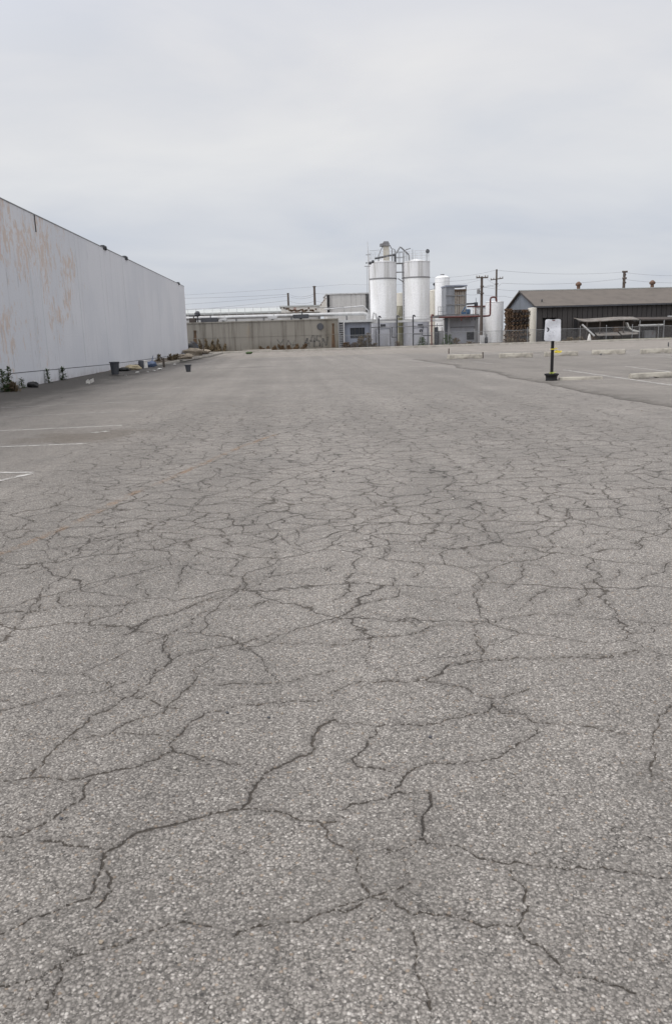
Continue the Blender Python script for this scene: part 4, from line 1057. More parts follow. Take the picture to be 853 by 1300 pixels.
m.build('ladder', 'grey_steel', cwk)
# round lamp on the right silo rail
c = W(543.2, 319, cy2 - r2 * .5); fl = thing('flood_lamp', (c.x, c.y, zt2 + .05), 'round dark lamp on a mast above right silo railing', 'lamp')
m = MB(); m.tube([(c.x - .15, c.y, zt2), (c.x - .15, c.y, c.z - .1)], .035, 6); m.tube([(c.x - .15, c.y, c.z - .15), (c.x, c.y, c.z)], .03, 6); m.build('mast', 'galvanised_steel', fl)
m = MB(); m.tube([(c.x + .12, c.y + .12, c.z + .02), (c.x - .02, c.y - .02, c.z), (c.x - .08, c.y - .08, c.z)], [.08, .22, .235], 18); m.build('lamp_head', 'dark_steel', fl, smooth=True)
m = MB(); c3 = W(523.5, 316, cy2); m.tube([(c3.x, cy2, zt2 + .1), (c3.x, cy2, c3.z)], [.05, .02], 6); m.build('lightning_rod', 'galvanised_steel', origin=(c3.x, cy2, zt2 + .1), label='thin upright rod on the right silo roof', cat='rod')
# antenna mast left of the silos
AY = 86
c = W(471, 430, AY); an = thing('antenna_mast', (c.x, AY, .1), 'thin antenna mast with crossbars beside left silo', 'antenna')
tp_ = W(466.3, 306.5, AY); m = MB(); m.tube([(W(470.3, 420, AY).x, AY, .1), W(469, 372, AY), W(467.6, 335, AY), tp_], [.075, .07, .06, .025], 8); m.build('mast', 'pale_steel', an)
for (px0, px1, py) in ((464.4, 470.5, 323.5), (465.5, 473, 333.8), (462.5, 470, 338)): m = MB(); m.tube([W(px0, py, AY), W(px1, py - .1, AY)], .035, 6); m.build('crossbar', 'grey_steel', an)
for (px, py, s) in ((469.8, 334, .16), (473.3, 332, .15), (465, 333.8, .07)):
    m = MB(); q = W(px, py, AY - .1); m.lathe((q.x, q.y, q.z - s), [(s * .5, 0), (s, s * .6), (s, s * 1.4), (s * .5, s * 2)], 12); m.build('antenna_box', 'dark_steel', an)
m = MB(); m.tube([W(465.5, 338, AY), (W(466.8, 400, AY).x, AY, W(466.8, 400, AY).z)], .02, 5); m.tube([W(469, 318.5, AY), W(482, 317.3, AY)], .018, 5); m.build('guy_wire', 'galvanised_steel', an)

# tanks behind and between the silos
def tank(cxp, rpx, ytop, Y, mat, label, dome=.25, band=None, group=None, zb=.1):
    r_ = (W(cxp + rpx, 390, Y) - W(cxp, 390, Y)).length; cx_ = W(cxp, 390, Y).x; zt_ = W(cxp, ytop, Y).z
    root = thing('storage_tank', (cx_, Y + r_, zb), label, 'tank', group); c_ = (cx_, Y + r_, 0)
    m = MB(); m.lathe(c_, [(r_, zb), (r_, zt_ - .03)], 44); m.build('shell', mat, root, smooth=True)
    m = MB(); m.lathe(c_, [(r_ * .99, zt_ - .029), (r_ * 1.025, zt_ - .02), (r_ * 1.025, zt_ + .03), (r_ * .97, zt_ + .05), (r_ * .6, zt_ + dome * .75), (r_ * .15, zt_ + dome), (.08, zt_ + dome)], 44); m.build('lid', mat, root, smooth=True)
    return root, cx_, Y + r_, r_, zt_
t1 = tank(563, 9.2, 352.2, 98, 'white_silo_paint', 'slim white tank standing behind the rusty grey tower', .3)
m = MB(); m.tube([(t1[1], t1[2], t1[4] + .3), (t1[1], t1[2], t1[4] + .45)], .25, 10); m.build('hatch', 'grey_steel', t1[0])
t2 = tank(551.5, 5.6, 369, 100, 'beige_paint', 'beige tank just right of the right silo', .15)
m = MB(); q = W(553, 361, 100); m.tube([(q.x, 100.8, t2[4]), (q.x, 100.8, q.z)], .05, 6); lumpy(m, (q.x, 100.8, q.z - .1), .22, .22, .2, 4, 7); m.build('vent_cap', 'dark_steel', t2[0], smooth=True)
t3 = tank(510.2, 8.5, 372.5, 97, 'beige_paint', 'beige tank seen in the gap between the silos', .12)
t4 = tank(510.3, 6, 388.5, 91.8, 'mossy_tank', 'short mossy brown tank low between the two silos', .1)
t5 = tank(630.3, 11.2, 383, 90.0, 'white_silo_paint', 'short wide white tank below the hooked red pipe', .12)
t6 = tank(677, 5.2, 391.5, 84, 'beige_paint', 'small pale tank at corner of dark gabled building', .1)

# pipe rack in front of the silos
RY = 83.4
pr = thing('pipe_rack', (W(515, 440, RY).x, RY, .1), 'low steel pipe rack running in front of both silos', 'pipe rack')
zr = W(515, 408, RY).z; za = W(515, 414.5, RY).z
m = MB(); xa, xb = W(471, 409, RY).x, W(562, 407, RY).x; m.box((xa, RY - .14, zr - .1), (xb, RY + .14, zr + .12)); m.build('beam', 'pale_steel', pr, bevel=.015)
m = MB(); m.tube([(xa, RY - .1, za), (xb, RY - .1, za)], .05, 7); m.build('lower_pipe', 'grey_steel', pr)
m = MB(); zr3 = W(515, 402.5, RY).z; m.tube([(xa + 1, RY + .3, zr3), (W(547, 402, RY).x, RY + .3, zr3)], .028, 6); m.build('thin_pipe', 'pale_steel', pr)
for k, px in enumerate((480.5, 503.5, 523.8, 547.2)):
    x_ = W(px, 420, RY).x; s = MB(); s.tube([(x_, RY - .22, .1), (x_, RY - .22, zr3), (x_ + .02, RY - .16, zr3 + .14), (x_ + .16, RY - .1, zr3 + .15), (x_ + .24, RY - .08, zr3)], .075, 8); s.build('post', 'red_pipe_paint' if k == 3 else 'dark_steel', pr)
for k, (px0, px1, py) in enumerate(((536, 547, 426), (497, 503, 428), (524, 536, 424))):
    s = MB(); s.tube([W(px0, py, RY - .3), W(px1, py, RY - .3)], .05, 6); s.tube([W(px0, py, RY - .3), (W(px0, py - 9, RY).x, RY - .3, za)], .04, 6); s.build('branch_pipe', 'dark_steel', pr)
s = MB(); q = W(534, 420, RY - .3); s.lathe((q.x, q.y, q.z - .15), [(.1, 0), (.17, .1), (.17, .25), (.06, .36)], 12); s.build('valve', 'dark_steel', pr)
s = MB(); s.tube([(W(472, 402, RY).x, RY, zr), (W(474, 396, RY).x, RY, zr + 1.0), (W(476.5, 398, RY).x, RY, zr + .9), (W(479, 405, RY).x, RY, zr + .12)], .09, 8); s.build('loop_pipe', 'pale_steel', pr, smooth=True)

# ------------------------------------------------------------------ equipment tower and red-piped platform
TY = 92
tw = thing('equipment_tower', (W(579, 430, TY).x, TY, .1), 'rusty grey corrugated tower standing on a steel platform', 'tower')
zt_ = W(579, 363.8, TY).z; zb_ = W(579, 399, TY).z
xa, xm, xb = W(565.8, 382, TY).x, W(576.8, 382, TY).x, W(591.2, 382, TY).x
m = MB(); n = 7
for k in range(n):
    a = xa + (xm - xa) * k / n; m.box((a + .02, TY, zb_), (a + (xm - xa) / n - .02, TY + .08, zt_))
m.box((xa, TY + .05, zb_), (xm, TY + 2.6, zt_ - .02)); m.build('corrugated_wall', 'tower_grey', tw)
m = MB(); n = 5
for k in range(n):
    a = xm + .02 + (xb - xm) * k / n; dz = .0; m.box((a + .03, TY - .04 + .02 * (k % 2), zb_), (a + (xb - xm) / n - .03, TY + .08, zt_ - .3 - .05 * (k % 2)))
m.box((xm + .02, TY + .05, zb_), (xb, TY + 2.6, zt_ - .3)); m.build('rusty_wall', 'tower_rust', tw)
m = MB(); m.box((xa - .05, TY - .12, zt_ + .003), (xb + .12, TY + 2.8, zt_ + .16)); m.build('roof', 'shed_blue_grey', tw)
m = MB(); m.box((xm, TY - .1, zt_ - .55), (xb + .03, TY - .045, zt_ - .32)); m.build('rust_fascia', 'rust_stack', tw)
m = MB()
for f in (.33, .66): m.box((xa - .03, TY - .07, zb_ + (zt_ - zb_) * f), (xb + .02, TY - .045, zb_ + (zt_ - zb_) * f + .1))
m.box((xb - .1, TY - .09, zb_), (xb + .04, TY - .05, zt_ - .05)); m.build('stiffener', 'grey_steel', tw)
pf = thing('pipe_platform', (W(584, 430, 90).x, 90, .1), 'raised steel platform edged by a long red pipe', 'platform')
PY2 = 89.0
zd = W(584, 400.5, PY2).z; xa, xb = W(556, 400, PY2).x, W(608, 400, PY2).x
m = MB(); m.box((xa, PY2, zd - .12), (xb, PY2 + 6, zd + .12)); m.build('deck', 'grey_steel', pf)
m = MB()
for k in range(9):
    x_ = xa + (W(566, 400, PY2).x - xa) * k / 3 if k < 4 else W(592 + (k - 4) * 4.4, 400, PY2).x
    m.tube([(x_, PY2 + .05, zd), (x_, PY2 + .05, zd + (1.0 if k < 4 else .55))], .025, 5)
m.tube([(xa, PY2 + .05, zd + 1.0), (W(566, 400, PY2).x, PY2 + .05, zd + 1.0)], .025, 5); m.tube([(xa, PY2 + .05, zd + .5), (W(566, 400, PY2).x, PY2 + .05, zd + .5)], .025, 5)
m.build('railing', 'galvanised_steel', pf)
for px in (567, 605):
    m = MB(); x_ = W(px, 415, PY2).x; m.box((x_ - .16, PY2 + .1, .1), (x_ + .16, PY2 + .4, zd - .12)); m.build('leg', 'dark_steel' if px < 580 else 'grey_steel', pf)
m = MB(); xr, xt = W(622, 388, PY2 - .2).x, W(629, 380, PY2 - .2).x; zu = W(624, 377.3, PY2 - .2).z; zl = W(590, 402, PY2 - .2).z
yq = PY2 - .22
m.tube([(W(557, 402, yq).x, yq, zl), (xr - .25, yq, zl), (xr - .06, yq, zl + .06), (xr, yq, zl + .25), (xr, yq, zu - .25), (xr + .06, yq, zu - .06), (xr + .25, yq, zu), (xt - .2, yq, zu), (xt - .02, yq, zu - .06), (xt + .08, yq, zu - .22), (xt + .1, yq, zu - .5)], .095, 10); m.build('red_pipe', 'red_pipe_paint', pf, smooth=True)
for px in (585.5, 598.5, 602.5):
    m = MB(); x_ = W(px, 403, yq).x; m.tube([(x_, yq, zl - .05), (x_, yq, zl - .45)], .07, 7); m.build('hanger', 'red_pipe_paint' if px < 590 else 'dark_steel', pf)
gr = thing('tank_house', (W(588, 430, 91).x, 91, .1), 'pale grey tank house with a dark vent under the platform', 'building')
m = MB(); m.pbox(571, 405, 606, 420, 90.9, 3.6); x_0, x_1 = W(571, 415, 90.9).x, W(606, 415, 90.9).x; z_ = W(588, 405, 90.9).z
m = MB(); m.box((x_0, 90.9, .1), (x_1, 94.5, z_)); m.build('wall', 'silo_skirt_paint', gr)
m = MB(); m.prism([(x_0 - .1, 90.8, z_ + .004), (x_1 + .1, 90.8, z_ + .004), (x_1 + .1, 90.8, z_ + .16), ((x_0 + x_1) / 2, 90.8, z_ + .4), (x_0 - .1, 90.8, z_ + .16)], (0, 3.8, 0)); m.build('roof', 'roof_sheet', gr)
m = MB(); m.pbox(592.3, 421, 603.8, 431, 90.82, .07); v_ = m.build('vent', 'dark_void', gr)
m = MB()
for k in range(5): m.pbox(592.6, 421.6 + 2 * k, 603.5, 422.5 + 2 * k, 90.76, .05)
m.build('louvre', 'dark_steel', v_)
m = MB(); m.pbox(571.5, 414.6, 606.5, 415.6, 90.8, .08); m.build('rail', 'grey_steel', gr)
c = W(594, 395, 89.8); m = MB(); m.lathe((c.x, 89.9, zd + .12), [(.25, 0), (.3, .1), (.3, .5), (.15, .6)], 14); m.box((c.x - .75, 89.6, zd + .12), (c.x - .2, 90.1, zd + .4)); m.tube([(c.x - .75, 89.8, zd + .3), (c.x - .3, 89.8, zd + 1.0)], .06, 6); m.build('pump', 'machine_blue', origin=(c.x, 89.9, zd + .12), label='blue pump on the platform right of rusty tower', cat='pump')
# thin red pipe frame farther back
YF = 93
pfm = thing('red_scaffold', (W(602, 430, YF).x, YF, .1), 'thin red pipe frame behind the wooden pole', 'scaffold')
m = MB(); zq = W(605, 389, YF).z; m.tube([(W(592.5, 389, YF).x, YF, zq), (W(619, 389, YF).x, YF, zq)], .09, 7); m.tube([(W(603.5, 389, YF).x, YF, zq), (W(603.5, 400, YF).x, YF, .1)], .07, 7); m.tube([(W(618, 389, YF).x, YF, zq), (W(618, 389, YF).x, YF, .1)], .07, 7); m.build('red_frame', 'red_pipe_paint', pfm)
m = MB(); m.tube([W(592, 386, YF), W(600, 385.5, YF), W(604.5, 384.5, YF)], .1, 7); m.tube([W(604, 384.5, YF), W(603.8, 378, YF)], .03, 5); q = W(604, 386, YF); m.box((q.x - .2, YF - .1, q.z - .2), (q.x + .2, YF + .1, q.z + .2)); m.tube([(q.x, YF, q.z), (q.x, YF, zq)], .06, 6); m.build('dark_pipe', 'dark_steel', pfm)
m = MB(); m.pbox(604.5, 390, 618, 428, 95, 2.0); x_ = W(611, 400, 95).x
m2 = MB(); m2.box((W(604.5, 400, 95).x, 95, .1), (W(618, 400, 95).x, 97, W(611, 390, 95).z)); rt = thing('white_cabin', (x_, 95, .1), 'plain white cabin behind the nearer wooden pole', 'building'); m2.build('wall', 'white_silo_paint', rt)
m = MB(); z_ = W(611, 390, 95).z; m.box((W(604.2, 400, 95).x, 94.9, z_ + .003), (W(618.3, 400, 95).x, 97.1, z_ + .12)); m.build('roof', 'pale_steel', rt)
for (px, w, h, mt, lab) in ((560, .5, 1.5, 'grey_steel', 'grey pump unit between right silo and platform leg'), (612.5, .45, .9, 'pale_steel', 'pale control box at the foot of nearer wooden pole'), (617.2, .3, .65, 'dark_steel', 'small dark control box left of short white tank'), (554, .35, 1.9, 'dark_steel', 'dark tall cabinet just right of right silo')):
    x_ = W(px, 430, 84.6).x; m = MB(); m.box((x_ - w / 2, 84.6, .1), (x_ + w / 2, 85.1, .1 + h)); m.box((x_ - w * .35, 84.55, .25), (x_ + w * .35, 84.598, h - .05)); m.tube([(x_ + w * .2, 84.8, h + .1), (x_ + w * .2, 84.8, h + .5)], .04, 6); m.build('control_box', mt, origin=(x_, 84.8, .1), bevel=.012, label=lab, cat='control box')

# ------------------------------------------------------------------ pallet stacks
kp = 0
for (xa, xb, yt, Y, n, lab) in ((643.5, 650.5, 390.5, 84.4, 24, 'darkest tall pallet stack right of the short white tank'), (651, 661, 391.5, 84.0, 24, 'middle stack of brown pallets behind fence'), (661.6, 671.8, 392.5, 84.2, 23, 'brown pallet stack touching the small pale tank')):
    x0_, x1_ = W(xa, 412, Y).x, W(xb, 412, Y).x; zt_ = W((xa + xb) / 2, yt, Y).z; n = int((zt_ - .1) / .145)
    root = thing('pallet_stack', ((x0_ + x1_) / 2, Y, .1), lab, 'pallets', 'stacks of brown pallets')
    for k in range(n):
        z = .1 + k * .145; o_ = random.uniform(-.12, .12); oy = random.uniform(-.12, .12); m = MB()
        for j in range(3): xx = x0_ + (x1_ - x0_ - .1) * j / 2 + o_; m.box((xx, Y + oy, z + .022), (xx + .1, Y + 1.0 + oy, z + .118))
        for j in range(5):
            yy = Y + oy + .22 * j; m.box((x0_ + o_ - .02, yy, z + .119), (x1_ + o_ + .02, yy + .12, z + .141))
            if j % 2 == 0: m.box((x0_ + o_ - .02, yy, z), (x1_ + o_ + .02, yy + .12, z + .021))
        m.build('pallet', random.choice(('rust_stack', 'pallet_wood', 'old_siding', 'rust_stack')) if xa > 645 else 'rust_stack', root)

# ------------------------------------------------------------------ dark gabled building
A0 = W(680.3, 431, 86.5); ang = R(6.5); Lb = 42.0; Dp = 12.6
ax = Vector((math.cos(ang), math.sin(ang), 0)); ay = Vector((-math.sin(ang), math.cos(ang), 0)).normalized()
ay = Vector((0.02, 1, 0)).normalized()
O = Vector((A0.x, 86.5, .1)); ze = W(680, 389.2, 86.5).z; zr_ = W(661.5, 370.3, 92).z
gb_ = thing('gabled_building', O, 'long dark grey gabled industrial building with brown roof on right', 'building')
wp = lambda u, v, z: O + ax * u + ay * v + Vector((0, 0, z - .1))
m = MB(); nb = 70; dx0, dx1, dz = (W(688.5, 420, 86.5).x - O.x), (W(705, 420, 86.5).x - O.x), W(692, 403.5, 86.5).z
for k in range(nb):
    u0_, u1_ = Lb * k / nb + .03, Lb * (k + 1) / nb - .03
    zz0 = .1
    if u1_ > dx0 and u0_ < dx1: zz0 = dz
    m.prism([wp(u0_, -.05, zz0), wp(u1_, -.05, zz0), wp(u1_, .1, zz0), wp(u0_, .1, zz0)], (0, 0, ze - zz0))
m.prism([wp(0, .05, .1), wp(dx0, .05, .1), wp(dx0, .3, .1), wp(0, .3, .1)], (0, 0, ze - .1)); m.prism([wp(dx1, .05, .1), wp(Lb, .05, .1), wp(Lb, .3, .1), wp(dx1, .3, .1)], (0, 0, ze - .1)); m.prism([wp(dx0, .05, dz), wp(dx1, .05, dz), wp(dx1, .3, dz), wp(dx0, .3, dz)], (0, 0, ze - dz))
m.build('front_wall', 'front_cladding', gb_)
m = MB(); m.prism([wp(-.03, .02, .1), wp(-.03, Dp, .1), wp(-.03, Dp, ze), wp(-.03, Dp / 2, zr_), wp(-.03, .02, ze)], ax * .2)
m.build('gable_wall', 'gable_cladding', gb_)
m = MB(); m.prism([wp(.3, Dp - .2, .1), wp(Lb, Dp - .2, .1), wp(Lb, Dp, .1), wp(.3, Dp, .1)], (0, 0, ze - .15)); m.prism([wp(Lb, .3, .1), wp(Lb, Dp, .1), wp(Lb, Dp / 2, zr_ - .2)], ax * .1); m.build('back_wall', 'front_cladding', gb_)
m = MB(); sl = (zr_ - ze) / (Dp / 2); ov = .4
a_ = [wp(-.35, -ov, ze - sl * ov + .02), wp(Lb, -ov, ze - sl * ov + .02), wp(Lb, Dp / 2, zr_ + .02), wp(-.35, Dp / 2, zr_ + .02)]
m.prism(a_, (0, 0, .14)); b_ = [wp(-.35, Dp / 2 + .01, zr_ + .02), wp(Lb, Dp / 2 + .01, zr_ + .02), wp(Lb, Dp + ov, ze - sl * ov + .02), wp(-.35, Dp + ov, ze - sl * ov + .02)]; m.prism(b_, (0, 0, .14)); rf = m.build('roof', 'shingle_roof', gb_)
m = MB(); m.prism([wp(-.38, Dp / 2 - .2, zr_ + .12), wp(Lb, Dp / 2 - .2, zr_ + .12), wp(Lb, Dp / 2 + .2, zr_ + .12), wp(-.38, Dp / 2 + .2, zr_ + .12)], (0, 0, .09)); m.build('ridge_cap', 'distant_green', rf)
m = MB(); m.prism([wp(-.36, -ov - .08, ze - sl * ov - .02), wp(Lb, -ov - .08, ze - sl * ov - .02), wp(Lb, -ov - .005, ze - sl * ov - .02), wp(-.36, -ov - .005, ze - sl * ov - .02)], (0, 0, .16)); m.build('gutter', 'dark_steel', rf)
m = MB(); m.prism([wp(-.40, -ov, ze - sl * ov), wp(-.40, -ov, ze - sl * ov + .2), wp(-.40, Dp / 2, zr_ + .2), wp(-.40, Dp / 2, zr_)], ax * .045); m.build('verge_board', 'front_cladding', rf)
def roof_vent(px):
    u = (W(px, 366, 92).x - O.x) / ax.x; p_ = wp(u, Dp / 2, zr_ + .1); m = MB()
    m.lathe(p_, [(.2, 0), (.2, .45), (.32, .5), (.36, .62), (.34, .74), (.1, .95)], 14); return m.build('ridge_vent', 'terracotta_vent', gb_, smooth=True)
roof_vent(738.8); roof_vent(839)
m = MB(); p_ = wp((W(686.5, 384, 88).x - O.x), 1.2, ze + .4); m.lathe(p_, [(.07, 0), (.07, .3), (.12, .32), (.05, .42)], 10); m.build('vent_pipe', 'dark_steel', gb_)
m = MB(); m.prism([wp(dx0 + .01, .32, .1), wp(dx1 - .01, .32, .1), wp(dx1 - .01, .36, .1), wp(dx0 + .01, .36, .1)], (0, 0, dz - .1)); m.build('door_opening', 'dark_void', gb_)
m = MB(); q0, q1 = W(692, 420, 86.5).x - O.x, W(705, 420, 86.5).x - O.x
m.prism([wp(q0 + .1, .2, .1), wp(q1 - .1, .2, .1), wp(q1 - .1, .28, .1), wp(q0 + .1, .28, .1)], (0, 0, dz - .6)); m.build('door', 'shed_blue_grey', gb_)
def fpan(px0, py0, px1, py1, nm, mt, t_=.05, lab=None):
    Yq = 87.5; u0_, u1_ = (W(px0, 410, Yq).x - O.x) / ax.x, (W(px1, 410, Yq).x - O.x) / ax.x
    z0_, z1_ = W((px0 + px1) / 2, py1, Yq).z, W((px0 + px1) / 2, py0, Yq).z
    m = MB(); m.prism([wp(u0_, -.06 - t_, z0_), wp(u1_, -.06 - t_, z0_), wp(u1_, -.055, z0_), wp(u0_, -.055, z0_)], (0, 0, z1_ - z0_)); return m.build(nm, mt, gb_)
fpan(726, 402.5, 729.6, 418.5, 'narrow_door', 'dark_void'); fpan(796.5, 401, 800.5, 404.8, 'wall_vent', 'dark_void', .2); fpan(850, 400.5, 860, 405, 'wall_plate', 'pale_steel')

# collapsed lean-to along the front of that building
LY = 84.3
lt = thing('lean_to_shed', (W(785, 432, LY).x, LY, .1), 'broken low lean-to with sagging awning before the dark building', 'shed')
xa, xm, xb = W(735, 410, LY).x, W(811, 410, LY).x, W(880, 410, LY).x
zA = W(760, 408, LY).z
m = MB(); m.box((xa + .6, LY + 1.6, .1), (xm, LY + 1.7, zA)); m.box((xm + .02, LY + 1.6, .1), (xb, LY + 1.7, zA - .1)); m.build('back_wall', 'old_siding', lt)
m = MB(); pts = [(735, 407.3), (742, 408.8), (750, 408.8), (765, 408.0), (785, 406.6), (800, 406.2), (811, 406.2)]
for (a, b), (c_, d_) in zip(pts, pts[1:]):
    p_, q_ = W(a, b, LY), W(c_, d_, LY); m.prism([p_, q_, q_ + Vector((0, 1.7, .3)), p_ + Vector((0, 1.7, .3))], (0, 0, .09))
m.build('awning', 'awning_sheet', lt)
m = MB(); p_, q_ = W(813, 406.5, LY), W(880, 405.5, LY); m.prism([p_, q_, q_ + Vector((0, 1.7, .25)), p_ + Vector((0, 1.7, .25))], (0, 0, .1)); m.build('awning', 'old_siding', lt)
m = MB(); m.tube([W(738.5, 412, LY), W(754, 426.5, LY - .3)], .1, 6); m.build('fallen_brace', 'pale_steel', lt)
for px in (744.5, 761, 791, 811.5, 842):
    s = MB(); x_ = W(px, 420, LY).x; s.box((x_ - .05, LY, .1), (x_ + .05, LY + .1, zA - .02)); s.build('post', 'old_siding' if px < 805 else 'grey_steel', lt)
m = MB(); p_, q_ = W(812, 413.6, LY - .2), W(841.5, 412.8, LY - .2); m.prism([p_, q_, q_ + Vector((0, .5, 0)), p_ + Vector((0, .5, 0))], (0, 0, .14)); m.build('counter', 'pale_steel', lt)
m = MB(); p_, q_ = W(758, 426, LY - .4), W(810, 423.5, LY - .4)
m.prism([W(758, 426.5, LY - .4), W(787, 426, LY - .4), W(787, 426, LY - .4) + Vector((0, .9, .3)), W(758, 426.5, LY - .4) + Vector((0, .9, .3))], (0, 0, .07)); m.prism([W(789, 425.5, LY - .4), W(810, 424.3, LY - .4), W(810, 424.3, LY - .4) + Vector((0, .9, .35)), W(789, 425.5, LY - .4) + Vector((0, .9, .35))], (0, 0, .07)); m.build('fallen_panel', 'awning_sheet', lt)
m = MB(); P_ = [W(796.5, 411.5, LY - .1), W(798.5, 417, LY - .1), W(803, 420.5, LY - .1), W(811, 422, LY - .1)]
for a, b in zip(P_, P_[1:]): m.prism([a, b, b + Vector((0, .7, .1)), a + Vector((0, .7, .1))], (0, 0, .16))
m.build('curled_sheet', 'box_building_paint', lt)
for k, (px, w, h) in enumerate(((770, 1.2, 1.1), (783, .9, 1.5), (824, 1.4, 1.0), (834, .8, 1.3), (755, .8, .7))):
    s = MB(); x_ = W(px, 420, LY + .9).x; s.box((x_ - w / 2, LY + .7, .1), (x_ + w / 2, LY + 1.3, h), R(random.uniform(-12, 12))); s.box((x_ - w / 2.4, LY + .6, .15), (x_ + w / 2.4, LY + .7, h - .15)); s.build('crate', ('old_siding', 'rust_stack', 'grey_steel')[k % 3], origin=(x_, LY + 1, .1), bevel=.02, cat='crate',
        label=('brown crate under the sagging awning middle', 'rusty tall crate beside curled sheet under awning', 'grey wide crate beneath the pale counter', 'dark crate right of grey one beneath counter', 'rusty low crate under left awning end')[k])
c = W(747.5, 431, 82.2); m = MB(); m.lathe((c.x, 82.2, .12), [(.22, 0), (.2, .1), (.15, .4), (.07, .68), (.05, .72)], 14); m.build('white_cone', 'white_litter', origin=(c.x, 82.2, .12), smooth=True, label='small white cone on the ground before the lean-to', cat='cone')

# ------------------------------------------------------------------ chain-link fence
FY = 81.0
xa, xb = W(432, 430, FY).x, W(900, 425, FY).x
fc = thing('chain_link_fence', ((xa + xb) / 2, FY, .1), 'low grey chain-link fence along the kerb before the plant', 'fence')
nposts = 15
for k in range(nposts):
    x_ = xa + (xb - xa) * k / (nposts - 1); s = MB(); s.tube([(x_, FY, .0), (x_ + random.uniform(-.03, .03), FY, 1.62)], .03, 8); s.lathe((x_, FY, 1.6), [(.05, 0), (.045, .04), (.01, .07)], 8); s.build('post', 'galvanised_steel', fc)
m = MB(); m.tube([(xa, FY, 1.42), (xb, FY, 1.42)], .02, 6); m.build('top_rail', 'galvanised_steel', fc)
m = MB(); H = 1.25; z0 = .15; st = .12; r_ = .0035
x = xa - H
while x < xb:
    for sg_ in (1, -1):
        p_, q_ = (x, z0), (x + H, z0 + H)
        if sg_ < 0: p_, q_ = (x, z0 + H), (x + H, z0)
        if p_[0] < xa or q_[0] > xb: continue
        y_ = FY - .035 + .004 * sg_; d_ = r_ * 1.4
        m.add([(p_[0] - d_, y_, p_[1]), (p_[0] + d_, y_, p_[1]), (q_[0] + d_, y_, q_[1]), (q_[0] - d_, y_, q_[1])], [(0, 1, 2, 3)])
    x += st
m.build('wire_mesh', 'galvanised_steel', fc)

# plants along the fence
for (px, h, w, n, mt, lab, lf_) in ((536, 1.05, 1.3, 520, 'weed_green', 'round green bush in front of the right silo', .14), (441, .7, 1.5, 300, 'weed_red', 'reddish brown weed clump leftmost before the shed', .2), (450, .6, 1.2, 200, 'weed_red', 'reddish brown weed clump under the shed window', .2), (459, 1.3, 1.3, 360, 'weed_dry', 'taller brown weed right of the shed window', .22), (467, 1.5, 1.2, 320, 'weed_dry', 'tall brown weed between shed and left silo', .22), (475, .5, 1.0, 160, 'weed_dry', 'short dry weed at foot of left silo', .18), (505, .6, .9, 160, 'weed_red', 'small reddish weed in gap between silos', .16), (569, 1.2, 1.6, 420, 'weed_green', 'leafy green weed under platform left leg', .18), (578, .7, 1.5, 260, 'weed_dry', 'dry weed right of the leafy one under platform', .18),
                       (597, .4, 1.4, 150, 'weed_dry', 'low dry weed below the dark tank house vent', .16), (648, .5, 1.6, 180, 'weed_dry', 'dry weed at foot of darkest pallet stack', .18), (664, .45, 1.4, 160, 'weed_red', 'reddish weed at foot of last pallet stack', .18), (722, .5, 1.6, 180, 'weed_dry', 'dry weed by fence just right of signboard', .18), (735, .45, 1.6, 160, 'weed_dry', 'dry weed left of the white cone', .18)):
    x_ = W(px, 432, FY + .5).x; leaf_plant('bush' if px == 536 else 'fence_weed', (x_, FY + .5, .1), h, w, n, mt, lab, leaf=lf_, up=1.5, cat='bush' if px == 536 else 'weed')

# ------------------------------------------------------------------ utility poles and wires
def upole(px, ybase, ytop, Y, arms, label, r_=.13, extra=None):
    b = W(px, ybase, Y); t_ = W(px, ytop, Y); root = thing('utility_pole', (b.x, Y, .0), label, 'utility pole', 'wooden utility poles')
    m = MB(); m.tube([(b.x, Y, 0), (b.x, Y, t_.z)], [r_ * 1.2, r_ * .85], 10); m.build('pole', 'pole_wood', root, smooth=True)
    AH = .26 if len(arms) > 3 else .13
    for (py, wp_, tilt) in arms:
        c = W(px, py, Y); k = (W(px + 1, py, Y) - W(px, py, Y)).length
        m = MB(); m.prism([(b.x - wp_ * k, Y - .2, c.z - tilt), (b.x + wp_ * k, Y - .2, c.z + tilt), (b.x + wp_ * k, Y - .2, c.z + tilt + AH), (b.x - wp_ * k, Y - .2, c.z - tilt + AH)], (0, .1, 0)); am = m.build('crossarm', 'pole_wood', root)
        if wp_ > 2.5:
            for f in (-.92, -.5, .5, .92):
                m = MB(); x_ = b.x + wp_ * k * f; m.lathe((x_, Y - .15, c.z + tilt * f + .131), [(.03, 0), (.07, .06), (.07, .14), (.03, .2)], 8); m.build('insulator', 'insulator', am)
    if extra:
        q = W(*extra, Y); m = MB(); m.lathe((q.x, Y - .1, q.z - .25), [(.15, 0), (.17, .05), (.17, .45), (.1, .52)], 12); m.tube([(q.x, Y - .1, q.z), (b.x, Y, q.z)], .04, 5); m.build('transformer', 'grey_steel', root)
    return b.x, Y, t_.z
upole(610.5, 434, 351, 88.2, ((353.3, 7.5, .0), (364.3, 2.2, 0), (373.2, 2.4, 0)), 'nearer wooden utility pole left of the hooked red pipe', .16, (606.6, 370))
upole(628.9, 425, 342, 112, ((355, 8, .1), (361.2, 2, 0)), 'taller wooden utility pole behind the short white tank', .15)
upole(366.8, 400, 372, 150, ((373, 1.4, 0),), 'short distant pole left of a pair above concrete wall', .2)
upole(400.2, 400, 363, 130, ((364.5, 2.2, 0), (372.5, 1.2, 0)), 'distant dark pole just left of the box building', .2)
upole(789.5, 400, 344.5, 125, ((346.2, 3.4, 0), (350, 1.7, 0), (354.5, 2.7, 0), (360, 2.2, 0)), 'pole with many short arms behind the dark building roof', .24)

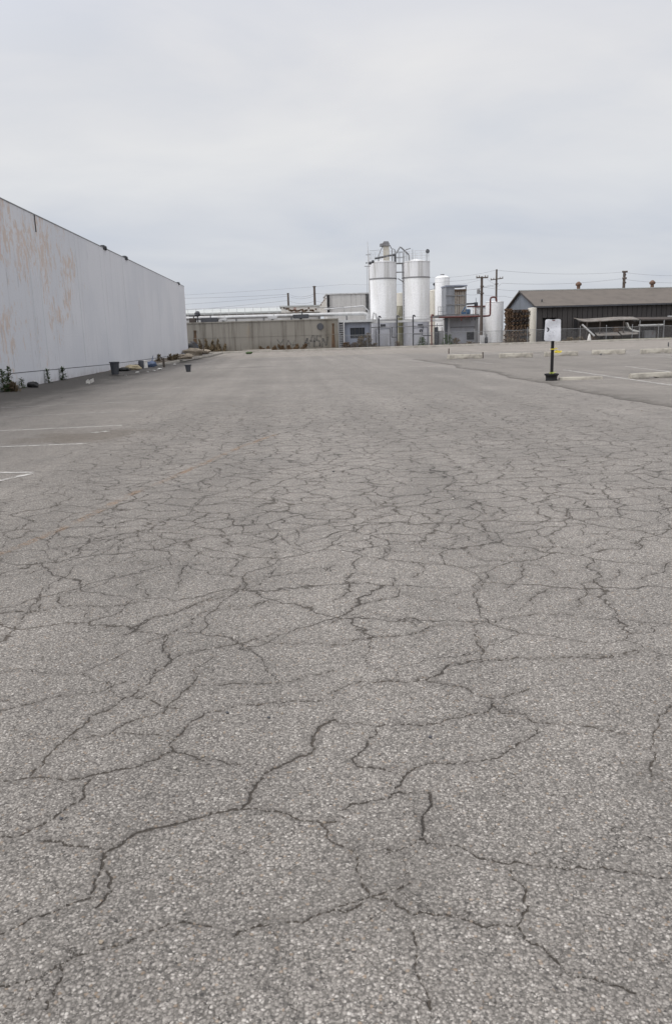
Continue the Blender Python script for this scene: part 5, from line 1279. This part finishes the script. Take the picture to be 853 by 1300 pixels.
def wire(pts, label, sag=.15, r_=.014, mt='far_cable'):
    P_ = []
    for (a, b) in zip(pts, pts[1:]):
        A_, B_ = W(*a), W(*b)
        for k in range(17):
            f = k / 16; q = A_.lerp(B_, f); q.z -= sag * 4 * f * (1 - f); P_.append(q)
    m = MB(); m.tube(P_, r_, 5); return m.build('power_line', mt, origin=P_[0], label=label, cat='power line', group='overhead power lines')
wire([(60, 377.5, 150), (366, 373.6, 150), (400.3, 372.6, 130), (560, 366, 118), (628.9, 361.2, 112)], 'upper wire running left from the paired distant poles', .5, .022)
wire([(60, 392, 150), (366, 376.0, 150), (400.3, 375, 130)], 'second wire down left of the paired distant poles', .5, .02)
wire([(60, 402, 150), (366, 381.5, 150), (400.3, 382, 130), (470, 384, 122)], 'lowest wire between the paired distant poles', .5, .022)
wire([(60, 381, 120), (440, 360.8, 110), (606, 354, 88.2)], 'long faint wire sloping up to nearer wooden pole left', .3, .012)
wire([(540, 351.5, 118), (628.9, 343, 112), (789, 345.5, 125), (900, 348, 130)], 'topmost wire over taller pole to the many armed pole', .4, .014)
wire([(575, 366.5, 118), (621.5, 361.7, 112), (636.5, 359.5, 112), (786.5, 354, 125), (900, 357.5, 130)], 'middle wire from taller pole to the many armed pole', .4, .016)
wire([(611.5, 364, 88.2), (660, 369.5, 105)], 'short wire from nearer pole down to the dark roof', .1, .013)
wire([(592, 373.6, 92), (608, 373.2, 88.2), (640, 376, 100), (660, 378, 104)], 'low wire crossing the nearer pole above red pipe', .1, .013)
wire([(470, 386, 100), (560, 363, 100), (617, 353, 88.2), (632, 361, 112)], 'wire passing behind silos to nearer pole crossarm', .2, .01)

# ------------------------------------------------------------------ loose stones on the lot
stone_spots = []
for k in range(26):
    py = random.choice((random.uniform(480, 560), random.uniform(540, 760), random.uniform(700, 1250))); stone_spots.append((random.uniform(5, 850), py))
protos = []
for k in range(3):
    m = MB(); s = .007; lumpy(m, (0, 0, 0), s, s * .8, s * .6, 17 + k * 5, 6); protos.append(m)
for k, (px, py) in enumerate(stone_spots):
    c = G(px, py); 
    if c.x < -8.2: continue
    if k < 3: o = protos[k].build('pebble', ('rock', 'dark_steel', 'kerb_concrete')[k], smooth=True); lead = o; protos[k] = o
    else: o = protos[k % 3].copy(); COL.objects.link(o)
    o.location = c; sc_ = random.uniform(.5, 1.2) * (1 if c.y < 6 else 1.8); o.scale = (sc_,) * 3; o.rotation_euler = (0, 0, random.uniform(0, 6))
    tag(o, 'small loose pebble lying on the cracked asphalt', 'pebble', 'loose pebbles on the cracked asphalt')

# ------------------------------------------------------------------ light and sky
SUN_EL, SUN_AZ = R(55), R(247)       # azimuth clockwise from +Y: sun over the left side
sd = Vector((math.sin(SUN_AZ) * math.cos(SUN_EL), math.cos(SUN_AZ) * math.cos(SUN_EL), math.sin(SUN_EL)))
sl_ = bpy.data.lights.new('sun', 'SUN'); sl_.energy = 1.25; sl_.angle = R(22); sl_.color = (1, .955, .89)
so = bpy.data.objects.new('sun', sl_); COL.objects.link(so); so.rotation_euler = sd.to_track_quat('Z', 'Y').to_euler(); so.location = (0, 0, 60)
w = bpy.data.worlds.new('World'); scene.world = w; w.use_nodes = True
nt = w.node_tree; nt.nodes.clear()
def N(t, **k):
    x = nt.nodes.new(t)
    for a, v in k.items(): setattr(x, a, v)
    return x
out = N('ShaderNodeOutputWorld'); bg = N('ShaderNodeBackground'); nt.links.new(bg.outputs[0], out.inputs[0])
sky = N('ShaderNodeTexSky', sky_type='NISHITA'); sky.sun_disc = False; sky.sun_elevation = SUN_EL; sky.sun_rotation = SUN_AZ; sky.dust_density = 3
tc = N('ShaderNodeTexCoord'); sp_ = N('ShaderNodeSeparateXYZ'); nt.links.new(tc.outputs['Generated'], sp_.inputs[0])
# cloud sheet: project the view direction on a flat layer overhead
mx = N('ShaderNodeMath', operation='MAXIMUM'); nt.links.new(sp_.outputs[2], mx.inputs[0]); mx.inputs[1].default_value = 0
ad = N('ShaderNodeMath', operation='ADD'); nt.links.new(mx.outputs[0], ad.inputs[0]); ad.inputs[1].default_value = .22
dv = N('ShaderNodeVectorMath', operation='DIVIDE'); nt.links.new(tc.outputs['Generated'], dv.inputs[0])
cb = N('ShaderNodeCombineXYZ'); [nt.links.new(ad.outputs[0], cb.inputs[i]) for i in range(3)]; nt.links.new(cb.outputs[0], dv.inputs[1])
mp = N('ShaderNodeMapping'); nt.links.new(dv.outputs[0], mp.inputs[0]); mp.inputs['Scale'].default_value = (.85, 1.15, 0); mp.inputs['Rotation'].default_value = (0, 0, R(-24)); mp.inputs['Location'].default_value = (1.3, .4, 0)
n1 = N('ShaderNodeTexNoise'); nt.links.new(mp.outputs[0], n1.inputs['Vector']); n1.inputs['Scale'].default_value = 1.5; n1.inputs['Detail'].default_value = 7; n1.inputs['Roughness'].default_value = .52; n1.inputs['Distortion'].default_value = .3
def ramp(src, stops):
    r = N('ShaderNodeValToRGB'); nt.links.new(src, r.inputs[0]); e = r.color_ramp.elements
    while len(e) < len(stops): e.new(.5)
    for el_, (p_, c_) in zip(e, stops): el_.position = p_; el_.color = (*c_, 1)
    return r.outputs[0]
K = 7.15
elev = ramp(mx.outputs[0], [(0, (.65, .675, .715)), (.05, (.62, .65, .705)), (.12, (.66, .685, .735)), (.22, (.765, .77, .785)), (.30, (.775, .775, .79)), (.40, (.735, .75, .80)), (.6, (.71, .735, .81)), (1, (.95, .94, .93))])
cl = ramp(n1.outputs[0], [(.32, (.90, .92, .955)), (.48, (.99, .99, .995)), (.66, (1.07, 1.06, 1.04))])
mxx = N('ShaderNodeMix', data_type='RGBA', blend_type='MULTIPLY'); mxx.inputs[0].default_value = 1; nt.links.new(elev, mxx.inputs[6]); nt.links.new(cl, mxx.inputs[7])
# brighter where the sun stands behind the cloud
dt = N('ShaderNodeVectorMath', operation='DOT_PRODUCT'); nt.links.new(tc.outputs['Generated'], dt.inputs[0]); dt.inputs[1].default_value = sd
gl = N('ShaderNodeMapRange'); nt.links.new(dt.outputs['Value'], gl.inputs[0]); gl.inputs[1].default_value = .12; gl.inputs[2].default_value = 1; gl.inputs[3].default_value = K; gl.inputs[4].default_value = K * 2.6; gl.interpolation_type = 'SMOOTHSTEP'
sc2 = N('ShaderNodeVectorMath', operation='SCALE'); nt.links.new(mxx.outputs[2], sc2.inputs[0]); nt.links.new(gl.outputs[0], sc2.inputs['Scale'])
fin = N('ShaderNodeMix', data_type='RGBA'); fin.inputs[0].default_value = .93; nt.links.new(sky.outputs[0], fin.inputs[6]); nt.links.new(sc2.outputs[0], fin.inputs[7])
nt.links.new(fin.outputs[2], bg.inputs[0]); bg.inputs[1].default_value = .14
scene.view_settings.view_transform = 'Standard'; scene.view_settings.look = 'None'; scene.view_settings.exposure = 0; scene.view_settings.gamma = 1; scene.view_settings.use_curve_mapping = False
scene.cycles.max_bounces = 6; scene.cycles.transparent_max_bounces = 8
scene.cycles.use_denoising = True
scene.cycles.denoiser = 'OPENIMAGEDENOISE'; scene.cycles.denoising_input_passes = 'RGB_ALBEDO_NORMAL'; scene.cycles.denoising_prefilter = 'ACCURATE'
